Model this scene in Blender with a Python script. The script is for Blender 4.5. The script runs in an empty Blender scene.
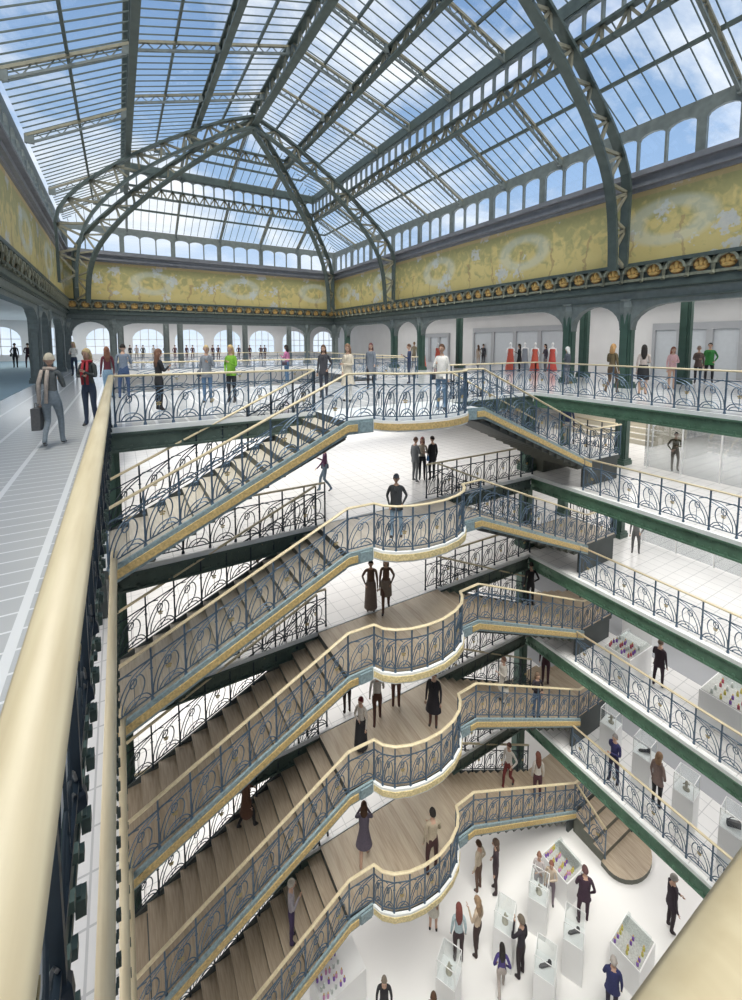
import bpy, bmesh, math, random
from mathutils import Vector, Matrix
random.seed(7)
D = bpy.data
C = bpy.context.scene.collection
PI = math.pi

# ------------------------------------------------------------------ camera
cam = D.cameras.new('camera'); camo = D.objects.new('camera', cam); C.objects.link(camo)
bpy.context.scene.camera = camo
camo.location = (0, 0, 1.7)
camo.rotation_euler = (PI/2 - 0.085, 0, -0.53)
cam.sensor_width = 36; cam.lens = 430 * 36 / 1000.0
cam.shift_y = -0.120; cam.clip_start = 0.02; cam.clip_end = 500
# ------------------------------------------------------------------ exposure
vs = bpy.context.scene.view_settings
vs.view_transform = 'Standard'; vs.look = 'None'; vs.gamma = 1; vs.use_curve_mapping = False
vs.exposure = 0.25
# ------------------------------------------------------------------ sky
w = D.worlds.new('sky'); bpy.context.scene.world = w; w.use_nodes = True
nt = w.node_tree; N = nt.nodes; Lk = nt.links; N.clear()
out = N.new('ShaderNodeOutputWorld'); bg = N.new('ShaderNodeBackground'); bg.inputs['Strength'].default_value = 1.0
tc = N.new('ShaderNodeTexCoord'); sep = N.new('ShaderNodeSeparateXYZ'); Lk.new(tc.outputs['Generated'], sep.inputs[0])
ramp = N.new('ShaderNodeValToRGB'); Lk.new(sep.outputs['Z'], ramp.inputs[0])
e = ramp.color_ramp.elements
e[0].position = 0.0; e[0].color = (0.74, 0.84, 0.95, 1); e[1].position = 0.75; e[1].color = (0.12, 0.24, 0.49, 1)
m = e.new(0.32); m.color = (0.34, 0.50, 0.74, 1)
mp = N.new('ShaderNodeMapping'); mp.inputs['Scale'].default_value = (1, 1, 1.7); Lk.new(tc.outputs['Generated'], mp.inputs[0])
no = N.new('ShaderNodeTexNoise'); no.inputs['Scale'].default_value = 3.1; no.inputs['Detail'].default_value = 7
no.inputs['Roughness'].default_value = 0.6; no.inputs['Distortion'].default_value = 0.5; Lk.new(mp.outputs[0], no.inputs['Vector'])
cr = N.new('ShaderNodeValToRGB'); Lk.new(no.outputs[0], cr.inputs[0])
cr.color_ramp.elements[0].position = 0.45; cr.color_ramp.elements[1].position = 0.66
mx = N.new('ShaderNodeMixRGB'); Lk.new(cr.outputs[0], mx.inputs[0]); Lk.new(ramp.outputs[0], mx.inputs[1]); mx.inputs[2].default_value = (0.93, 0.95, 0.98, 1)
Lk.new(mx.outputs[0], bg.inputs[0]); Lk.new(bg.outputs[0], out.inputs[0])
# ------------------------------------------------------------------ sun
sl = D.lights.new('sun', 'SUN'); so = D.objects.new('sun', sl); C.objects.link(so)
sl.energy = 5.6; sl.angle = 0.6; sl.color = (1.0, 0.945, 0.86)
sd = Vector((0.24, 0.30, -0.90)); so.rotation_euler = sd.to_track_quat('-Z', 'Y').to_euler()
# ------------------------------------------------------------------ unseen fill lamps added to brighten the galleries (downward area lamps under each slab)
FL = [0, -2.97, -5.88, -8.78, -12.1, -15.3]
LD = [-2.1, -4.93, -7.9, -11.05, -14.5]
def area(x, y, z, sx, sy, e, col=(1, 0.985, 0.96)):
    l = D.lights.new('gallery_fill', 'AREA'); l.shape = 'RECTANGLE'; l.size = sx; l.size_y = sy; l.energy = e; l.color = col
    o = D.objects.new('gallery_fill', l); C.objects.link(o); o.location = (x, y, z)
    return o
for k in range(5):
    zc = FL[k] - 0.42
    area(15.0, 4.5, zc, 2.6, 9, 115)
    area(6.3, 15.0, zc, 13, 7, 320 if k < 2 else 430)
    area(-3.2, 6, zc, 3, 10, 190)
for k in (1, 2): area(20.8, 8, FL[k-1]-0.42, 5, 12, 260)  # unseen fill added to brighten the shops behind the glass
area(21.2, 9, 3.7, 5, 16, 260); area(21.2, 28, 3.7, 5, 20, 260)  # more added fill under the top-floor ceilings
area(5, 44, 3.7, 26, 12, 900); area(-7.5, 14, 3.7, 6, 16, 150)

# ------------------------------------------------------------------ materials
MATS = {}
def newmat(name):
    m = D.materials.new(name); m.use_nodes = True
    n = m.node_tree.nodes; l = m.node_tree.links
    b = n['Principled BSDF']; return m, n, l, b
def plain(name, col, rough=0.6, metal=0.0, var=0.0, scale=6.0, spec=None, bump=0.0):
    if name in MATS: return MATS[name]
    m, n, l, b = newmat(name)
    b.inputs['Roughness'].default_value = rough; b.inputs['Metallic'].default_value = metal
    if spec is not None: b.inputs['Specular IOR Level'].default_value = spec
    t = n.new('ShaderNodeTexCoord'); no = n.new('ShaderNodeTexNoise'); no.inputs['Scale'].default_value = scale; no.inputs['Detail'].default_value = 4
    l.new(t.outputs['Object'], no.inputs['Vector'])
    r = n.new('ShaderNodeValToRGB'); l.new(no.outputs[0], r.inputs[0])
    v = max(var, 0.03)
    r.color_ramp.elements[0].position = 0.3; r.color_ramp.elements[0].color = tuple(max(0, c*(1-v)) for c in col) + (1,)
    r.color_ramp.elements[1].position = 0.7; r.color_ramp.elements[1].color = tuple(min(1, c*(1+v)) for c in col) + (1,)
    l.new(r.outputs[0], b.inputs['Base Color'])
    if bump:
        bp = n.new('ShaderNodeBump'); bp.inputs['Strength'].default_value = bump; l.new(no.outputs[0], bp.inputs['Height']); l.new(bp.outputs[0], b.inputs['Normal'])
    MATS[name] = m; return m
def tiles(name, base, line, sx, sy, wx, wy, rough=0.25):
    m, n, l, b = newmat(name); b.inputs['Roughness'].default_value = rough
    g = n.new('ShaderNodeNewGeometry'); s = n.new('ShaderNodeSeparateXYZ'); l.new(g.outputs['Position'], s.inputs[0])
    def band(sock, sz, wd):
        a = n.new('ShaderNodeMath'); a.operation = 'DIVIDE'; l.new(sock, a.inputs[0]); a.inputs[1].default_value = sz
        f = n.new('ShaderNodeMath'); f.operation = 'FRACT'; l.new(a.outputs[0], f.inputs[0])
        c = n.new('ShaderNodeMath'); c.operation = 'LESS_THAN'; l.new(f.outputs[0], c.inputs[0]); c.inputs[1].default_value = wd/sz
        return c.outputs[0]
    a = band(s.outputs['X'], sx, wx); c = band(s.outputs['Y'], sy, wy)
    mxm = n.new('ShaderNodeMath'); mxm.operation = 'MAXIMUM'; l.new(a, mxm.inputs[0]); l.new(c, mxm.inputs[1])
    no = n.new('ShaderNodeTexNoise'); no.inputs['Scale'].default_value = 0.9; no.inputs['Detail'].default_value = 3; l.new(g.outputs['Position'], no.inputs['Vector'])
    r = n.new('ShaderNodeValToRGB'); l.new(no.outputs[0], r.inputs[0])
    r.color_ramp.elements[0].color = tuple(c*0.94 for c in base)+(1,); r.color_ramp.elements[1].color = tuple(min(1, c*1.05) for c in base)+(1,)
    mix = n.new('ShaderNodeMixRGB'); l.new(mxm.outputs[0], mix.inputs[0]); l.new(r.outputs[0], mix.inputs[1]); mix.inputs[2].default_value = line+(1,)
    l.new(mix.outputs[0], b.inputs['Base Color']); MATS[name] = m; return m
def woodmat(name, c1, c2, c3, plank=0.14, rough=0.5, gscale=(9, 0.7, 9)):
    m, n, l, b = newmat(name); b.inputs['Roughness'].default_value = rough
    t = n.new('ShaderNodeTexCoord'); mp = n.new('ShaderNodeMapping'); l.new(t.outputs['Object'], mp.inputs[0]); mp.inputs['Scale'].default_value = gscale
    no = n.new('ShaderNodeTexNoise'); no.inputs['Scale'].default_value = 3; no.inputs['Detail'].default_value = 6; l.new(mp.outputs[0], no.inputs['Vector'])
    r = n.new('ShaderNodeValToRGB'); l.new(no.outputs[0], r.inputs[0])
    r.color_ramp.elements[0].position = 0.3; r.color_ramp.elements[0].color = c1+(1,)
    r.color_ramp.elements[1].position = 0.7; r.color_ramp.elements[1].color = c2+(1,)
    if plank:
        s = n.new('ShaderNodeSeparateXYZ'); l.new(t.outputs['Object'], s.inputs[0])
        a = n.new('ShaderNodeMath'); a.operation = 'DIVIDE'; l.new(s.outputs['X'], a.inputs[0]); a.inputs[1].default_value = plank
        fl = n.new('ShaderNodeMath'); fl.operation = 'FLOOR'; l.new(a.outputs[0], fl.inputs[0])
        wn = n.new('ShaderNodeTexWhiteNoise'); wn.noise_dimensions = '1D'; l.new(fl.outputs[0], wn.inputs['W'])
        mix = n.new('ShaderNodeMixRGB'); mix.blend_type = 'MIX'; l.new(r.outputs[0], mix.inputs[1]); mix.inputs[2].default_value = c3+(1,)
        mm = n.new('ShaderNodeMath'); mm.operation = 'MULTIPLY'; l.new(wn.outputs[0], mm.inputs[0]); mm.inputs[1].default_value = 0.55
        l.new(mm.outputs[0], mix.inputs[0]); l.new(mix.outputs[0], b.inputs['Base Color'])
    else: l.new(r.outputs[0], b.inputs['Base Color'])
    MATS[name] = m; return m
def glass(name, tint, gloss, rough=0.02):
    m = D.materials.new(name); m.use_nodes = True; n = m.node_tree.nodes; l = m.node_tree.links; n.clear()
    o = n.new('ShaderNodeOutputMaterial'); tr = n.new('ShaderNodeBsdfTransparent'); tr.inputs[0].default_value = tint+(1,)
    gl = n.new('ShaderNodeBsdfGlossy'); gl.inputs['Roughness'].default_value = rough
    mx = n.new('ShaderNodeMixShader'); lw = n.new('ShaderNodeLayerWeight'); lw.inputs[0].default_value = 0.35
    mr = n.new('ShaderNodeMapRange'); l.new(lw.outputs['Facing'], mr.inputs[0]); mr.inputs[3].default_value = gloss; mr.inputs[4].default_value = min(1, gloss*3+0.1)
    l.new(mr.outputs[0], mx.inputs[0]); l.new(tr.outputs[0], mx.inputs[1]); l.new(gl.outputs[0], mx.inputs[2]); l.new(mx.outputs[0], o.inputs[0])
    MATS[name] = m; return m
IRON = plain('painted_iron_green_grey', (0.080, 0.105, 0.097), 0.45, 0.2, 0.15, 4)
IRON2 = plain('painted_iron_slate', (0.155, 0.18, 0.175), 0.5, 0.15, 0.15, 5)
BEIGE = plain('beige_iron', (0.25, 0.235, 0.17), 0.5, 0.1, 0.15, 5)
GREEN = plain('green_column_paint', (0.048, 0.095, 0.075), 0.4, 0.2, 0.15, 3)
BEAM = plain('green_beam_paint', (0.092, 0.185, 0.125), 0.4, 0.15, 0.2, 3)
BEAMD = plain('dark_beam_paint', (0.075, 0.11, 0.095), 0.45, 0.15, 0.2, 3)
SCROLL = plain('sky_lit_wrought_iron', (0.085, 0.135, 0.195), 0.35, 0.3, 0.2, 8)  # blue-grey iron, its blue raised to carry the sky it reflects
SCROLLD = plain('unlit_wrought_iron', (0.022, 0.035, 0.05), 0.4, 0.4, 0.2, 8)  # same ironwork out of the light, shade put into its colour
RAIL = woodmat('cream_lacquered_handrail', (0.60, 0.50, 0.32), (0.73, 0.64, 0.44), (0.7, 0.6, 0.4), 0, 0.42, (6, 0.5, 14))
GOLD = plain('gilded_relief', (0.56, 0.41, 0.18), 0.5, 0.1, 0.28, 22, bump=0.5)
CREAMG = plain('cream_gilded_relief', (0.66, 0.55, 0.30), 0.5, 0.1, 0.3, 22, bump=0.5)
GOLDD = plain('old_gold', (0.66, 0.43, 0.15), 0.5, 0.2, 0.3, 9)
BRASS = plain('dull_brass', (0.38, 0.30, 0.14), 0.5, 0.3, 0.2, 9)
BLUEG = plain('pale_blue_grey_paint', (0.235, 0.315, 0.34), 0.5, 0.0, 0.25, 20)
SOFFIT = plain('dark_grey_soffit', (0.055, 0.065, 0.065), 0.6, 0, 0.08, 2)
WHITE = plain('white_plaster', (0.80, 0.79, 0.78), 0.8, 0, 0.02, 1)
GREYW = plain('grey_partition', (0.42, 0.43, 0.45), 0.7, 0, 0.03, 1)
EDGE = plain('white_stone_edge', (0.74, 0.76, 0.76), 0.5, 0, 0.04, 4)
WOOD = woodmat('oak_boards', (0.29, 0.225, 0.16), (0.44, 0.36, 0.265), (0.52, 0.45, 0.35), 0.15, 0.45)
LITWOOD = woodmat('lit_oak_boards', (0.40, 0.35, 0.28), (0.56, 0.50, 0.42), (0.6, 0.55, 0.48), 0.15, 0.4)  # same oak with the upper levels' stronger light put into its colour
LITTREAD = woodmat('lit_tread', (0.46, 0.42, 0.34), (0.62, 0.57, 0.48), (0.4, 0.33, 0.24), 0, 0.45)  # oak tread painted pale for the light on the top flight
HALFLITTREAD = woodmat('half_lit_tread', (0.38, 0.33, 0.26), (0.52, 0.46, 0.37), (0.4, 0.33, 0.24), 0, 0.45)  # oak tread painted halfway pale for the light one level down
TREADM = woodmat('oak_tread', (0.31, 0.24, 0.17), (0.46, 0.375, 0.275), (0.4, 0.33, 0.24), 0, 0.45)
NOSE = plain('dark_green_riser', (0.10, 0.105, 0.085), 0.5, 0, 0.1, 5)
TILE0 = tiles('grey_grate_tile', (0.58, 0.59, 0.60), (0.88, 0.89, 0.90), 0.62, 0.21, 0.055, 0.018, 0.14)
TILE1 = tiles('white_floor_tile', (0.84, 0.83, 0.82), (0.58, 0.58, 0.58), 0.42, 0.42, 0.02, 0.02, 0.2)
POLISH = plain('polished_white_floor', (0.78, 0.77, 0.76), 0.28, 0, 0.03, 0.5)
BOUNCEFLOOR = plain('blue_bounce_floor', (0.34, 0.46, 0.52), 0.9, 0, 0.03, 1)  # bounced bluish light put into this floor's colour
CARPETG = plain('grey_carpet', (0.40, 0.41, 0.43), 0.9, 0, 0.03, 1)
LEDGE = plain('grey_lead_moulding', (0.20, 0.205, 0.225), 0.5, 0.1, 0.12, 3)
PANE = glass('roof_glass', (0.93, 0.96, 0.97), 0.015)
SHOPGLASS = glass('shop_glass', (0.82, 0.84, 0.85), 0.14)
VITRINE = glass('vitrine_glass', (0.95, 0.97, 0.97), 0.04)
WINGLOW = glass('window_glass', (0.96, 0.98, 1.0), 0.02)
SHOPWHITE = plain('white_lacquer', (0.82, 0.82, 0.82), 0.35, 0, 0.02, 1)
GREYTRAY = plain('grey_felt_tray', (0.45, 0.46, 0.44), 0.8, 0, 0.2, 30)
def mural_mat():
    m, n, l, b = newmat('painted_mural'); b.inputs['Roughness'].default_value = 0.6
    g = n.new('ShaderNodeNewGeometry')
    s = n.new('ShaderNodeSeparateXYZ'); l.new(g.outputs['Position'], s.inputs[0])
    def math_(op, a, b_=None, cl=False):
        k = n.new('ShaderNodeMath'); k.operation = op; k.use_clamp = cl
        for i, v in enumerate((a, b_)):
            if v is None: continue
            if isinstance(v, (int, float)): k.inputs[i].default_value = v
            else: l.new(v, k.inputs[i])
        return k.outputs[0]
    def noise(sc, det=3, dist=0.0):
        k = n.new('ShaderNodeTexNoise'); k.inputs['Scale'].default_value = sc; k.inputs['Detail'].default_value = det; k.inputs['Distortion'].default_value = dist
        l.new(g.outputs['Position'], k.inputs['Vector']); return k.outputs[0]
    def mixc(f, a, b_):
        k = n.new('ShaderNodeMixRGB')
        if isinstance(f, (int, float)): k.inputs[0].default_value = f
        else: l.new(f, k.inputs[0])
        for i, v in ((1, a), (2, b_)):
            if isinstance(v, tuple): k.inputs[i].default_value = v+(1,)
            else: l.new(v, k.inputs[i])
        return k.outputs[0]
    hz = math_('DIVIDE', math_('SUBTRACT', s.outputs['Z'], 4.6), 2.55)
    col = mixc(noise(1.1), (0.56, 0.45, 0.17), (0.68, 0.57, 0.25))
    # foliage canopy in the upper half, thickened to carry some of the shade there
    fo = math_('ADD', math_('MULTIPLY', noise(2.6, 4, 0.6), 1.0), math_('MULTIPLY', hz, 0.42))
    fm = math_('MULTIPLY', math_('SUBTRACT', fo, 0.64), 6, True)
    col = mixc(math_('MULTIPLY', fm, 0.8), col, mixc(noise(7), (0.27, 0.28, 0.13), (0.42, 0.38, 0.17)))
    # pale blue blossom clusters
    v = n.new('ShaderNodeTexVoronoi'); v.inputs['Scale'].default_value = 0.85; l.new(g.outputs['Position'], v.inputs['Vector'])
    d = math_('ADD', v.outputs['Distance'], math_('MULTIPLY', math_('SUBTRACT', noise(6, 4), 0.5), 0.9))
    col = mixc(math_('MULTIPLY', math_('MULTIPLY', math_('SUBTRACT', 0.30, d), 12, True), 0.75), col, mixc(noise(9), (0.42, 0.46, 0.55), (0.66, 0.68, 0.66)))
    # trunks
    t = math_('ADD', math_('ADD', s.outputs['X'], s.outputs['Y']), math_('MULTIPLY', noise(1.6, 3), 1.1))
    t = math_('ABSOLUTE', math_('SUBTRACT', math_('FRACT', math_('DIVIDE', t, 1.7)), 0.5))
    tm = math_('MULTIPLY', math_('LESS_THAN', t, 0.032), math_('LESS_THAN', hz, 0.55))
    col = mixc(math_('MULTIPLY', tm, 0.6), col, (0.36, 0.24, 0.12))
    # generic fan medallions every six metres
    px = math_('SUBTRACT', math_('FRACT', math_('DIVIDE', math_('ADD', math_('ADD', s.outputs['X'], s.outputs['Y']), 3.4), 6.2)), 0.5)
    px = math_('MULTIPLY', px, 6.2/1.5); pz = math_('DIVIDE', math_('SUBTRACT', hz, 0.52), 0.33)
    rr = math_('SQRT', math_('ADD', math_('MULTIPLY', px, px), math_('MULTIPLY', pz, pz)))
    ring = math_('MULTIPLY', math_('SUBTRACT', 1.0, math_('ABSOLUTE', math_('MULTIPLY', math_('SUBTRACT', rr, 0.75), 3.2))), 1.6, True)
    col = mixc(math_('MULTIPLY', ring, 0.42), col, (0.58, 0.64, 0.60))
    # upper border
    col = mixc(math_('MULTIPLY', math_('GREATER_THAN', hz, 0.93), 0.6), col, (0.55, 0.38, 0.2))
    l.new(col, b.inputs['Base Color']); return m
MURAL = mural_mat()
def cloth(col):
    nm = 'fabric_%d_%d_%d' % tuple(int(c*255) for c in col)
    return plain(nm, col, 0.85, 0, 0.12, 25)

# ------------------------------------------------------------------ mesh builder
class MB:
    def __init__(s): s.v = []; s.f = []; s.mi = []
    def quad(s, pts, mi=0):
        b = len(s.v); s.v += [tuple(p) for p in pts]; s.f.append(tuple(range(b, b+len(pts)))); s.mi.append(mi)
    def hexa(s, p, mi=0, top=None):   # p: 4 bottom, 4 top
        b = len(s.v); s.v += [tuple(q) for q in p]
        for q in ((0,3,2,1),(4,5,6,7),(0,1,5,4),(1,2,6,5),(2,3,7,6),(3,0,4,7)):
            s.f.append(tuple(b+i for i in q)); s.mi.append(top if (top is not None and q == (4,5,6,7)) else mi)
    def box(s, x0, x1, y0, y1, z0, z1, mi=0, top=None):
        s.hexa([(x0,y0,z0),(x1,y0,z0),(x1,y1,z0),(x0,y1,z0),(x0,y0,z1),(x1,y0,z1),(x1,y1,z1),(x0,y1,z1)], mi, top)
    def bar(s, a, b, w=0.05, h=0.05, mi=0, up=(0,0,1)):
        a = Vector(a); b = Vector(b); d = (b-a)
        if d.length < 1e-6: return
        d.normalize(); u = Vector(up)
        if abs(d.dot(u)) > 0.99: u = Vector((0,1,0)) if abs(d.y) < 0.9 else Vector((1,0,0))
        r = d.cross(u).normalized(); u = r.cross(d).normalized()
        r *= w/2; u *= h/2
        s.hexa([a-r-u, a+r-u, a+r+u, a-r+u, b-r-u, b+r-u, b+r+u, b-r+u], mi)
    def tube(s, pts, r, n=6, mi=0, rz=None, cap=True):
        pts = [Vector(p) for p in pts]; rs = r if isinstance(r, (list, tuple)) else [r]*len(pts)
        b0 = len(s.v); k = len(pts)
        for i, p in enumerate(pts):
            d = (pts[min(i+1, k-1)]-pts[max(i-1, 0)])
            if d.length < 1e-9: d = Vector((0,0,1))
            d.normalize(); u = Vector((0,0,1)) if abs(d.z) < 0.95 else Vector((0,1,0))
            a = d.cross(u).normalized(); c = a.cross(d).normalized()
            for j in range(n):
                t = 2*PI*j/n
                s.v.append(tuple(p + a*math.cos(t)*rs[i] + c*math.sin(t)*(rs[i] if rz is None else rs[i]*rz)))
        for i in range(k-1):
            for j in range(n):
                s.f.append((b0+i*n+j, b0+i*n+(j+1)%n, b0+(i+1)*n+(j+1)%n, b0+(i+1)*n+j)); s.mi.append(mi)
        if cap:
            s.f.append(tuple(b0+j for j in reversed(range(n)))); s.mi.append(mi)
            s.f.append(tuple(b0+(k-1)*n+j for j in range(n))); s.mi.append(mi)
    def rings(s, rings, n=12, mi=0, cap=True):  # rings: (cx,cy,cz,rx,ry)
        b0 = len(s.v)
        for (cx,cy,cz,rx,ry) in rings:
            for j in range(n):
                t = 2*PI*j/n; s.v.append((cx+rx*math.cos(t), cy+ry*math.sin(t), cz))
        for i in range(len(rings)-1):
            for j in range(n):
                s.f.append((b0+i*n+j, b0+i*n+(j+1)%n, b0+(i+1)*n+(j+1)%n, b0+(i+1)*n+j)); s.mi.append(mi)
        if cap:
            s.f.append(tuple(b0+j for j in reversed(range(n)))); s.mi.append(mi)
            s.f.append(tuple(b0+(len(rings)-1)*n+j for j in range(n))); s.mi.append(mi)
    def prism(s, poly, z0, z1, mi=0, top=None):
        n = len(poly); b = len(s.v)
        s.v += [(x,y,z0) for x,y in poly] + [(x,y,z1) for x,y in poly]
        s.f.append(tuple(b+i for i in reversed(range(n)))); s.mi.append(mi)
        s.f.append(tuple(b+n+i for i in range(n))); s.mi.append(mi if top is None else top)
        for i in range(n): s.f.append((b+i, b+(i+1)%n, b+n+(i+1)%n, b+n+i)); s.mi.append(mi)
    def ribbon(s, path, zlo, zhi, thick, side=-1, mi=0):
        # vertical strip that follows path (x,y,z); thickness grows to the given side
        P = [Vector(p) for p in path]; n = len(P); off = []
        for i in range(n):
            d = P[min(i+1,n-1)]-P[max(i-1,0)]; d.z = 0; d.normalize(); off.append(Vector((-d.y, d.x, 0))*side)
        b = len(s.v)
        for i in range(n):
            for (o, z) in ((0, zlo), (thick, zlo), (thick, zhi), (0, zhi)):
                q = P[i]+off[i]*o; s.v.append((q.x, q.y, P[i].z+z))
        for i in range(n-1):
            for j in range(4):
                s.f.append((b+i*4+j, b+(i+1)*4+j, b+(i+1)*4+(j+1)%4, b+i*4+(j+1)%4)); s.mi.append(mi)
        s.f.append((b,b+1,b+2,b+3)); s.mi.append(mi); q = b+(n-1)*4; s.f.append((q+3,q+2,q+1,q)); s.mi.append(mi)
    def mesh(s, name, mats, smooth=False):
        me = D.meshes.new(name); me.from_pydata(s.v, [], s.f)
        for m in (mats if isinstance(mats, (list, tuple)) else [mats]): me.materials.append(m)
        me.polygons.foreach_set('material_index', s.mi)
        bm = bmesh.new(); bm.from_mesh(me); bmesh.ops.recalc_face_normals(bm, faces=bm.faces); bm.to_mesh(me); bm.free()
        if smooth: me.polygons.foreach_set('use_smooth', [True]*len(me.polygons))
        me.update(); return me
    def build(s, name, mats, parent=None, smooth=False):
        return link(name, s.mesh(name, mats, smooth), parent)
def link(name, me, parent=None):
    o = D.objects.new(name, me); C.objects.link(o)
    if parent is not None: o.parent = parent
    return o
def tag(o, label, cat, group=None, kind=None):
    o['label'] = label; o['category'] = cat
    if group: o['group'] = group
    if kind: o['kind'] = kind
    return o
def struct(o): o['kind'] = 'structure'; return o
def empty(name, loc, label=None, cat=None, group=None, rz=0):
    o = D.objects.new(name, None); C.objects.link(o); o.location = loc; o.rotation_euler = (0, 0, rz); o.empty_display_size = 0.2
    if label: tag(o, label, cat, group)
    return o

# =================================================================== STRUCTURE
VX, VY0, VY = 12.5, 0.26, 10.0
EL = -0.26       # stair void: X 0.02..12.5, Y 0.26..10.0
XL, XR, XC = -2.85, 16.55, 6.95      # walls under the glass roof
YF = 34.6
m = MB(); t = 0.32
for (x0,x1,y0,y1) in ((-12,EL,-4,52),(VX,25,-4,52),(EL,VX,VY,17),(EL,VX,31,52),(EL,VX,-4,0.08)):
    m.box(x0,x1,y0,y1,-t,0,1,0)
struct(m.build('floor', [TILE0, WHITE]))
m = MB(); m.box(-12, XL-0.25, -4, 52, 0.0, 0.012); o = struct(m.build('floor', BOUNCEFLOOR))
for k in range(1, 5):
    m = MB()
    for (x0,x1,y0,y1) in ((-8,EL,-4,34),(VX,25,-4,34),(EL,VX,VY,34),(EL,VX,-4,0.08)):
        m.box(x0,x1,y0,y1,FL[k]-t,FL[k],1,0)
    struct(m.build('floor', [TILE1, WHITE]))
m = MB(); m.box(-8, 25, -4, 34, FL[5]-0.3, FL[5]); struct(m.build('floor', POLISH))
for k in (3, 4):
    m = MB(); m.box(15.0, 19.4, -4, 33.9, FL[k], FL[k]+0.012); struct(m.build('floor', CARPETG))
# lower gallery walls
m = MB(); m.box(-8.2, 25.2, 34, 34.25, FL[5], -0.32); struct(m.build('wall_far', WHITE))
m = MB(); m.box(25, 25.25, -4, 34, FL[5], -0.32); struct(m.build('wall_right', WHITE))
m = MB(); m.box(-8.25, -8, -4, 34, FL[5], -0.32); struct(m.build('wall_left', WHITE))
m = MB(); m.box(-8.25, 25.25, -4.25, -4, FL[5], -0.32); struct(m.build('wall_near', WHITE))
# partitions on the two lowest galleries
m = MB(); m.box(17.6, 17.75, -3.9, 33.9, FL[3], FL[2]-0.32); struct(m.build('wall_shop', WHITE))
m = MB(); m.box(17.6, 17.75, -3.9, 33.9, FL[4], FL[3]-0.32); struct(m.build('wall_shop', GREYW))
# outer building of the top floor
def arch_wall(name, p0, p1, z0, z1, ops, thick, mats, parent=None, n=10, reveal=0):
    # ops: (s0, s1, zb, zspring, zcrown, corner) ; corner None = full ellipse arch, else radius of the rounded haunches
    p0 = Vector(p0); p1 = Vector(p1); d = (p1-p0); L = d.length; d.normalize(); nn = Vector((-d.y, d.x))*thick
    m = MB()
    def P(s, z, f): q = p0+d*s+nn*f; return (q.x, q.y, z)
    def slab(poly):
        k = len(poly)
        m.quad([P(s,z,0) for s,z in poly]); m.quad([P(s,z,1) for s,z in reversed(poly)])
        for i in range(k):
            a, b = poly[i], poly[(i+1)%k]; m.quad([P(*a,0), P(*a,1), P(*b,1), P(*b,0)])
    s = 0
    for (a, b, zb, zs, zc, cr) in ops:
        if a > s+1e-4: slab([(s,z0),(a,z0),(a,z1),(s,z1)])
        w = (b-a)/2; arc = []
        if cr is None:
            for i in range(n+1):
                t = PI - PI*i/n; arc.append((a+w+w*math.cos(t), zs+(zc-zs)*math.sin(t)))
        else:
            for i in range(n//2+1):
                t = PI - PI/2*i/(n//2); arc.append((a+cr+cr*math.cos(t), zs+(zc-zs)*math.sin(t)))
            for i in range(n//2+1):
                t = PI/2 - PI/2*i/(n//2); arc.append((b-cr+cr*math.cos(t), zs+(zc-zs)*math.sin(t)))
        for i in range(len(arc)-1):
            q, r = arc[i], arc[i+1]
            if r[0]-q[0] > 1e-5: slab([q, r, (r[0], z1), (q[0], z1)])
        if zb > z0+1e-4: slab([(a,z0),(b,z0),(b,zb),(a,zb)])
        s = b
    if s < L-1e-4: slab([(s,z0),(L,z0),(L,z1),(s,z1)])
    bm_ = m.build(name, mats, parent)
    bmx = bmesh.new(); bmx.from_mesh(bm_.data); bmesh.ops.remove_doubles(bmx, verts=bmx.verts, dist=1e-4); bmesh.ops.recalc_face_normals(bmx, faces=bmx.faces); bmx.to_mesh(bm_.data); bmx.free()
    return bm_
ops = []; s = 1.0
while s < 34: ops.append((s, s+3.1, 0.55, 2.0, 3.25, None)); s += 4.1
struct(arch_wall('wall_far', (-12, 52), (25, 52), 0, 4.1, ops, 0.4, WHITE))
wn = 1
for o_ in ops:
    m = MB(); x0, x1 = -12+o_[0], -12+o_[1]
    for i in range(0, 5): x = x0+(x1-x0)*i/4; m.box(x-0.035, x+0.035, 52.15, 52.22, 0.55, 3.25)
    for z in (0.58, 1.4, 2.1): m.box(x0, x1, 52.15, 52.22, z-0.03, z+0.03)
    wo = struct(m.build('window_%d' % wn, SHOPWHITE)); wn += 1
    m = MB(); m.box(x0, x1, 52.18, 52.19, 0.55, 3.25); m.build('pane', WINGLOW, wo)
ops = []; s = 2.0
while s < 52: ops.append((s, s+3.0, 0.5, 2.0, 3.2, None)); s += 4.2
struct(arch_wall('wall_left', (-12, 52), (-12, -4), 0, 4.1, ops, 0.4, WHITE))
for o_ in ops[:9]:
    m = MB(); y0, y1 = 52-o_[1], 52-o_[0]
    for i in range(0, 5): y = y0+(y1-y0)*i/4; m.box(-11.85, -11.78, y-0.035, y+0.035, 0.5, 3.2)
    for z in (0.53, 1.4, 2.1): m.box(-11.85, -11.78, y0, y1, z-0.03, z+0.03)
    wo = struct(m.build('window_%d' % wn, SHOPWHITE)); wn += 1
    m = MB(); m.box(-11.82, -11.81, y0, y1, 0.5, 3.2); m.build('pane', WINGLOW, wo)
m = MB(); m.box(25, 25.3, -4, 52.3, 0, 4.1); struct(m.build('wall_right', WHITE))
m = MB(); m.box(-12, 25, -4.3, -4, 0, 3.9); struct(m.build('wall_near', WHITE))
m = MB(); m.box(-12.4, XL-0.3, -4, 52.3, 3.85, 4.15); m.box(XR+0.3, 25.3, -4, 52.3, 3.85, 4.15); m.box(XL-0.3, XR+0.3, YF+0.3, 52.3, 3.85, 4.15)
struct(m.build('ceiling', WHITE))
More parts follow.
